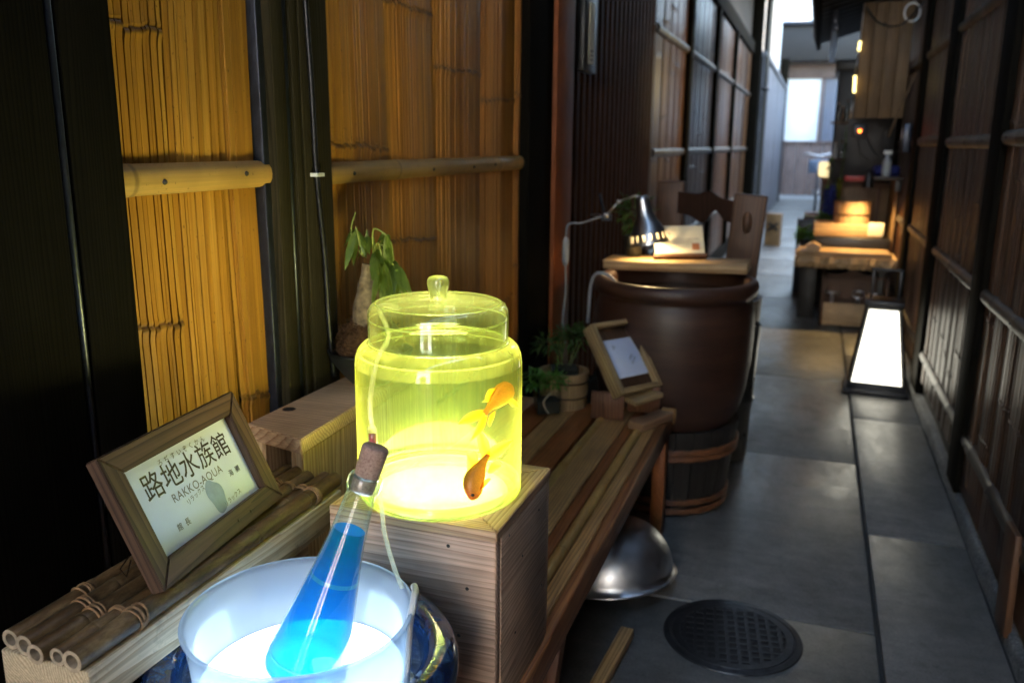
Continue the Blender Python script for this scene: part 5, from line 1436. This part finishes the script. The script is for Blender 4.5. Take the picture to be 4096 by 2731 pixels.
mb = MB(); mb.tube([(.335,6.30,1.042),(.335,6.30,1.06)], .006, 8); build(mb, 'stem', M_black, CL)
mb = MB(); mb.lathe([(0,.05),(.012,.045),(.016,.03),(.012,.015),(0,.010)], (.335,6.30,.93), 16); build(mb, 'bulb', M_bulb, CL, True)
pl_ = bpy.data.lights.new('counter_light', 'SPOT'); pl_.energy = 2.3; pl_.spot_size = R(130); pl_.spot_blend = .6; pl_.shadow_soft_size = .02; pl_.color = (1,.66,.26)
po = bpy.data.objects.new('counter_light', pl_); COL.objects.link(po); po.parent = CL; po.location = Vector((.335,6.30,.935)) - root_loc(CL)
SH = thing('wall_shelf', (.46,6.3,.98), 'grey wall shelf on the right wall above the counter', 'shelf')
board('shelf', (.36,6.15,.985), (.545,6.60,1.005), M_rail_dark, SH, .003, 2, (0,0,0)); board('bracket', (.50,6.3,.90), (.545,6.33,.984), M_black, SH, .003)
BBx = tag(board('blue_bundle', (.36,6.25,1.006), (.52,6.5,1.075), M_navy, None, .02), 'folded dark blue cloth bundle on the wall shelf', 'cloth')
RS = tag(board('red_box', (.20,6.86,.945), (.37,6.92,.985), M_redstuff, None, .004), 'flat red lacquer box above the lit back board', 'box')
HBd = thing('hanging_board', (.37,6.5,1.4), 'large plain brown wooden board hanging on the right above the shelf', 'board')
for i in range(4): board('plank', (.208+i*.079,6.48,1.385), (.208+i*.079+.0775,6.51,2.13), M_shopwood, HBd, .003)
mb = MB(); mb.lathe([(0,.002),(.010,.002),(.012,0)], (0,0,0), 14, Matrix.Translation((.345,6.48,1.985)) @ Matrix.Rotation(PI/2,4,'X')); build(mb, 'knot', M_back, HBd)
LPk = tag(board('leaning_plank', (.500,6.42,1.25), (.512,6.46,1.72), M_shopwood, None, .002, 2, (0,R(17),0)), 'narrow plank leaning beside the big hanging board', 'plank')
BS = thing('black_cabinet', (.3,7.3,1.0), 'tall black cabinet standing out from the right wall behind the lamps', 'cabinet')
board('body', (.10,7.12,.94), (.58,7.7,1.80), M_black, BS, .01); board('crown', (.075,7.1,1.74), (.58,7.7,1.82), M_black, BS, .012); board('shelf', (.07,7.08,1.36), (.20,7.119,1.375), M_brown_x, BS, .003)
board('shelf', (.085,7.08,1.09), (.20,7.119,1.105), M_brown_x, BS, .003); board('lower_body', (.12,7.14,.0), (.58,7.7,.938), M_black, BS, .01)
NV = thing('navy_cloth', (.12,7.0,.5), 'dark navy cloth draped over a rounded chair back beyond the round tub', 'cloth')
bm = bmesh.new(); bmesh.ops.create_cube(bm, size=1)
for v in bm.verts:
    v.co = Vector((.123+v.co.x*(.13 if v.co.z < 0 else .105), 7.04+v.co.y*.05, .70+v.co.z*.42))
bmesh.ops.bevel(bm, geom=list(bm.edges), offset=.035, segments=4, affect='EDGES'); me = bpy.data.meshes.new('cover'); bm.to_mesh(me); bm.free(); link('cover', me, M_navy, NV, (0,0,0), True)
board('chair_leg', (.07,7.03,0), (.085,7.05,.50), M_black, NV, .002); board('chair_leg', (.16,7.03,0), (.175,7.05,.50), M_black, NV, .002)
CLm = thing('paper_lamp', (.09,8.2,.6), 'cream glowing paper lamp beyond the navy cloth', 'lamp')
board('shade', (.015,8.15,.93), (.20,8.30,1.06), M_creamlamp, CLm, .02); board('stand', (.05,8.18,0), (.16,8.27,.929), M_brown, CLm, .005)
DB = thing('dark_crate', (-.02,7.6,0), 'dark crate carrying a stack of books at the alley edge', 'crate')
board('body', (-.115,7.4,0), (.06,7.8,.60), M_black, DB, .006); board('lid', (-.12,7.39,.601), (.065,7.81,.615), M_greyboard, DB, .003)
for i, mt in enumerate((M_brown_x, M_cardp, plain('pinkish_cover', (.35,.16,.15), .5))):
    tag(board('book', (-.07+.004*i,7.45,.616+i*.016), (.055-.003*i,7.62,.6315+i*.016), mt, None, .002), ('lowest brown book in the stack on the dark crate','middle cream book in the stack on the dark crate','top pink book in the stack on the dark crate')[i], 'book', 'books on the dark crate')
HP = thing('herb_plant', (-.04,6.62,.47), 'bright green leafy herb in a dark pot on the counter corner', 'plant')
mb = MB(); mb.lathe([(0,0),(.028,0),(.036,.06),(.032,.06),(0,.05)], (-.045,6.62,.4705), 20); build(mb, 'pot', M_blackpot, HP, True)
mb = MB(); bush(mb, (-.045,6.62,.565), .06, 150, .04, .012, 31, .8, .4); o = build(mb, 'foliage', M_leaf3, HP); o['kind'] = 'stuff'
HP = thing('herb_plant', (.06,6.82,.47), 'small green plant in a glass beside the round tub', 'plant')
mb = MB(); mb.lathe([(.0,0),(.030,0),(.034,.20)], (.075,6.82,.4705), 20); build(mb, 'glass', M_glass, HP, True)
mb = MB(); bush(mb, (.075,6.82,.665), .05, 120, .035, .010, 32, .9, .4); o = build(mb, 'foliage', M_leaf3, HP); o['kind'] = 'stuff'
YB = thing('glass_vase', (.20,6.82,.47), 'tall slim yellow green glass vase with a stalk beside the round tub', 'vase')
mb = MB(); mb.lathe([(0,0),(.020,0),(.022,.03),(.016,.25),(.018,.42),(.026,.50)], (.165,6.80,.4705), 20); build(mb, 'glass', glassy('yellow_glass', (.75,.8,.25), (.7,.7,.1), (.25,.5)), YB, True)
mb = MB(); mb.tube(spline([(.165,6.80,.50),(.168,6.80,.9),(.18,6.80,1.2),(.175,6.8,1.34)], 5), .004, 6); 
for k in range(10): leaf(mb, (.172,6.80,.95+k*.035), (lr.gauss(0,1),lr.gauss(0,.5),.6), (0,0,1), .05, .010, .2, .2, 4)
o = build(mb, 'stalk', M_leaf2, YB)
TL = thing('tube_lamp', (.19,6.7,1.3), 'slim glowing yellow tube lamp hanging at the edge of the hanging board', 'lamp')
mb = MB(); mb.tube([(.196,6.44,1.55),(.192,6.44,1.66)], .009, 12); build(mb, 'tube', M_tubelamp, TL, True)
mb = MB(); mb.tube([(.200,6.44,1.82),(.203,6.44,1.88)], .008, 12); build(mb, 'tube', M_tubelamp, TL, True)
for a_, b_, r_ in (((.187,6.44,1.38),(.196,6.44,1.519),.009),((.191,6.44,1.681),(.200,6.44,1.799),.006),((.203,6.44,1.901),(.207,6.44,2.12),.004)):
    mb = MB(); mb.tube([a_, b_], r_, 10); build(mb, 'holder', M_chrome, TL, True)
pl_ = bpy.data.lights.new('tube_light', 'SPOT'); pl_.spot_size = R(84); pl_.spot_blend = .9; pl_.energy = 4.0; pl_.shadow_soft_size = .05; pl_.color = (1,.76,.34)
po = bpy.data.objects.new('tube_light', pl_); COL.objects.link(po); po.parent = TL; po.location = Vector((.165,6.40,1.62)) - root_loc(TL); po.rotation_euler = Vector((1.08,.42,.08)).to_track_quat('Z','Y').to_euler()
PBx = thing('power_box', (.24,6.4,1.27), 'black power box with a small red indicator light under the hanging board', 'power box')
board('case', (.205,6.42,1.255), (.30,6.47,1.345), M_black, PBx, .006)
mb = MB(); mb.lathe([(0,.004),(.007,.003),(.010,0)], (0,0,0), 14, Matrix.Translation((.254,6.4195,1.298)) @ Matrix.Rotation(PI/2,4,'X')); build(mb, 'indicator', M_led_red, PBx, True)
mb = MB(); mb.tube(spline([(.25,6.44,1.255),(.27,6.45,1.15),(.33,6.46,1.10),(.36,6.46,1.03)], 5), .005, 6); build(mb, 'cord', M_cable, PBx, True)

# low tiled eave over the counter
TE = thing('tiled_eave', (.3,7.2,2.1), 'low dark tiled eave projecting over the shop counter on the right', 'roof')
mb = MB(); mb.add([(-.08,5.9,2.16),(.6,5.9,2.36),(.6,9.2,2.36),(-.08,9.2,2.16),(-.08,5.9,2.20),(.6,5.9,2.40),(.6,9.2,2.40),(-.08,9.2,2.20)], [(0,3,2,1),(4,5,6,7),(0,1,5,4),(1,2,6,5),(2,3,7,6),(3,0,4,7)]); build(mb, 'deck', M_post, TE)
M_tile = plain('grey_roof_tile', (.035,.036,.04), .45, 0, .2, 30)
for i in range(14):
    yy = 5.96+i*.24
    mb = MB(); mb.tube([(-.125,yy,2.185),(.6,yy,2.40)], .055, 12); build(mb, 'tile_roll', M_tile, TE, True, 50)
board('fascia', (-.10,5.9,2.10), (-.06,9.2,2.165), M_post, TE, .004)
board('gutter', (.02,6.7,1.98), (.07,9.2,2.03), M_strip, TE, .01)
for yy in (7.0, 8.2): board('gutter_bracket', (.02,yy,2.031), (.06,yy+.03,2.16), M_strip, TE, .003)
# house on the right beyond the shop
RH = thing('dark_house', (3,15,0), 'dark boarded house set back on the right towards the street', 'house')
mb = MB(); mb.box((2.2,9.45,0), (4.6,20.6,2.5)); build(mb, 'wall', M_back, RH)
for i in range(37): board('wall_board', (2.178,9.46+i*.3,.02), (2.199,9.46+i*.3+.29,2.45), M_lattice, RH, .003)
board('roof', (1.9,9.4,2.5), (4.8,20.8,2.62), M_black, RH, .02)
# boxed sign with a cross in the alley
XS = thing('crossed_box', (-.44,10.93,0), 'brown upright box marked with a black cross standing in the alley', 'box')
board('box', (-.535,10.90,.0), (-.352,11.05,.392), wood('box_brown', 2, (.14,.075,.03), (.26,.15,.065), 30, .5, .2), XS, .006, 2, (0,0,R(-4)))
for a in (40,-40):
    mb = MB(); mb.box((-.075,-.004,-.014), (.075,.001,.014), Matrix.Translation((-.445,10.888,.235)) @ Matrix.Rotation(R(-4),4,'Z') @ Matrix.Rotation(R(a),4,'Y')); build(mb, 'cross_stroke', M_black, XS)
# bicycle far down the alley
BI = thing('bicycle', (.02,17,0), 'parked bicycle seen end on far down the alley near the street', 'bicycle')
M_bike = plain('bike_paint', (.10,.14,.20), .35, .3)
for yc in (16.6,17.65):
    mb = MB(); mb.tube([(.02,yc+.33*math.cos(2*PI*k/32),.35+.33*math.sin(2*PI*k/32)) for k in range(33)], .022, 8, False); wl = build(mb, 'wheel', M_black, BI, True)
    mb = MB(); mb.tube([(-.05,yc,.35),(.09,yc,.35)], .02, 8); build(mb, 'hub', M_chrome, wl, True)
mb = MB(); mb.tube([(.02,16.6,.35),(.02,16.72,.75),(.02,16.78,.98)], .018, 8); mb.tube([(.02,16.74,.78),(.02,17.2,.35),(.02,17.65,.35),(.02,17.32,.72),(.02,17.2,.35)], .017, 8); mb.tube([(.02,16.74,.78),(.02,17.32,.70)], .017, 8); build(mb, 'frame', M_bike, BI, True)
mb = MB(); mb.tube(spline([(-.25,16.95,1.02),(-.20,16.85,1.06),(.02,16.78,1.02),(.24,16.85,1.06),(.29,16.95,1.02)], 5), .014, 8); build(mb, 'handlebar', M_chrome, BI, True)
board('saddle', (-.06,17.25,.84), (.10,17.5,.90), M_black, BI, .02); mb = MB(); mb.tube([(.02,17.32,.72),(.02,17.36,.84)], .015, 8); build(mb, 'seat_post', M_chrome, BI)
board('basket', (-.14,16.45,.72), (.18,16.68,.95), M_bike, BI, .01)
# unseen wall behind the viewer, added to show in reflections
NB = thing('reflected_house', (0,-7,0), 'pale house wall added unseen behind the viewer to be reflected', 'house')
mb = MB(); mb.box((-8,-8,0), (8,-7,4.2)); build(mb, 'wall', M_plaster, NB); board('door', (-.5,-6.99,0), (.5,-6.95,2.1), M_brown, NB, .01)

# ------------------------------------------------------------------ clutter about the shop
cr2 = random.Random(19)
for i, (x, yy, z, h, mt, lb) in enumerate((
    (.115,7.098,1.376,.13,M_glass,'clear bottle on the upper ledge of the black cabinet, leftmost'),
    (.150,7.098,1.376,.10,M_copper,'dark bottle on the upper ledge of the black cabinet'),
    (.182,7.098,1.376,.15,M_glass,'tall clear bottle on the upper ledge of the black cabinet, rightmost'),
    (.120,7.098,1.106,.11,M_rubber,'grey jar on the lower ledge of the black cabinet'),
    (.165,7.098,1.106,.12,M_glass,'clear bottle on the lower ledge of the black cabinet'))):
    b_ = thing('small_bottle', (x,yy,z), lb, 'bottle', 'bottles on the cabinet ledges')
    mb = MB(); mb.lathe([(0,0),(.014,0),(.015,.004),(.015,h*.55),(.008,h*.75),(.007,h*.97),(.0085,h),(.006,h)], (x,yy,z), 16); build(mb, 'body', mt, b_, True)
    mb = MB(); mb.lathe([(0,h-.006),(.006,h-.006),(.0065,h+.010),(0,h+.011)], (x,yy,z), 12); build(mb, 'stopper', M_cork, b_, True)
HR = thing('hanging_ring', (.50,5.9,1.95), 'thin metal ring hanging under the eave beside the hanging board', 'ring')
mb = MB(); mb.tube([(.485+.045*math.cos(2*PI*k/24),6.2,2.02+.055*math.sin(2*PI*k/24)) for k in range(25)], .006, 8, False); build(mb, 'ring', M_chrome, HR, True)
mb = MB(); mb.tube([(.485,6.2,2.075),(.485,6.2,2.20)], .003, 6); build(mb, 'cord', M_cable, HR, True)
WR = thing('power_cable', (.3,6.3,1.9), 'slack black power cable looped beneath the eave over the counter', 'cable')
mb = MB(); mb.tube(spline([(.53,5.95,2.05),(.42,6.05,1.93),(.30,6.2,1.96),(.22,6.35,2.08)], 6), .006, 6); build(mb, 'upper_loop', M_cable, WR, True)
mb = MB(); mb.tube(spline([(.30,6.44,1.255),(.36,6.40,1.16),(.44,6.38,1.12),(.53,6.36,1.20)], 6), .005, 6); build(mb, 'lower_loop', M_cable, WR, True)
GB = thing('meter_box', (.5,6.0,1.25), 'small grey meter box fixed to the right wall above the shelf', 'meter box')
board('case', (.495,6.02,1.16), (.545,6.16,1.34), M_strip, GB, .006); board('dial', (.490,6.05,1.24), (.4945,6.12,1.31), M_rubber, GB, .003)
SP = thing('spray_bottle', (.45,6.3,1.006), 'white handled spray bottle standing on the wall shelf', 'bottle')
mb = MB(); mb.lathe([(0,0),(.026,0),(.028,.006),(.028,.09),(.012,.12),(.012,.14),(0,.141)], (.43,6.20,1.0065), 20); build(mb, 'body', M_rubber, SP, True)
board('trigger_head', (.405,6.19,1.148), (.455,6.21,1.172), M_white_plastic, SP, .004)
IV = thing('trailing_ivy', (.09,7.0,1.05), 'trailing green ivy spilling off the lower ledge of the black cabinet', 'plant')
mb = MB()
for k in range(90):
    z = 1.12 - k*.0045; leaf(mb, (.095+cr2.gauss(0,.012), 7.05+cr2.gauss(0,.015), z), (cr2.gauss(-.3,1), cr2.gauss(-.5,.6), cr2.gauss(-.2,.5)), (0,0,1), cr2.uniform(.02,.038), .010, .3, .2, 3)
o = build(mb, 'leaves', M_leaf3, IV); o['kind'] = 'stuff'
mb = MB(); mb.tube(spline([(.11,7.09,1.11),(.095,7.05,1.10),(.09,7.05,.9),(.10,7.05,.72)], 5), .003, 6); build(mb, 'stem', M_stem, IV, True)
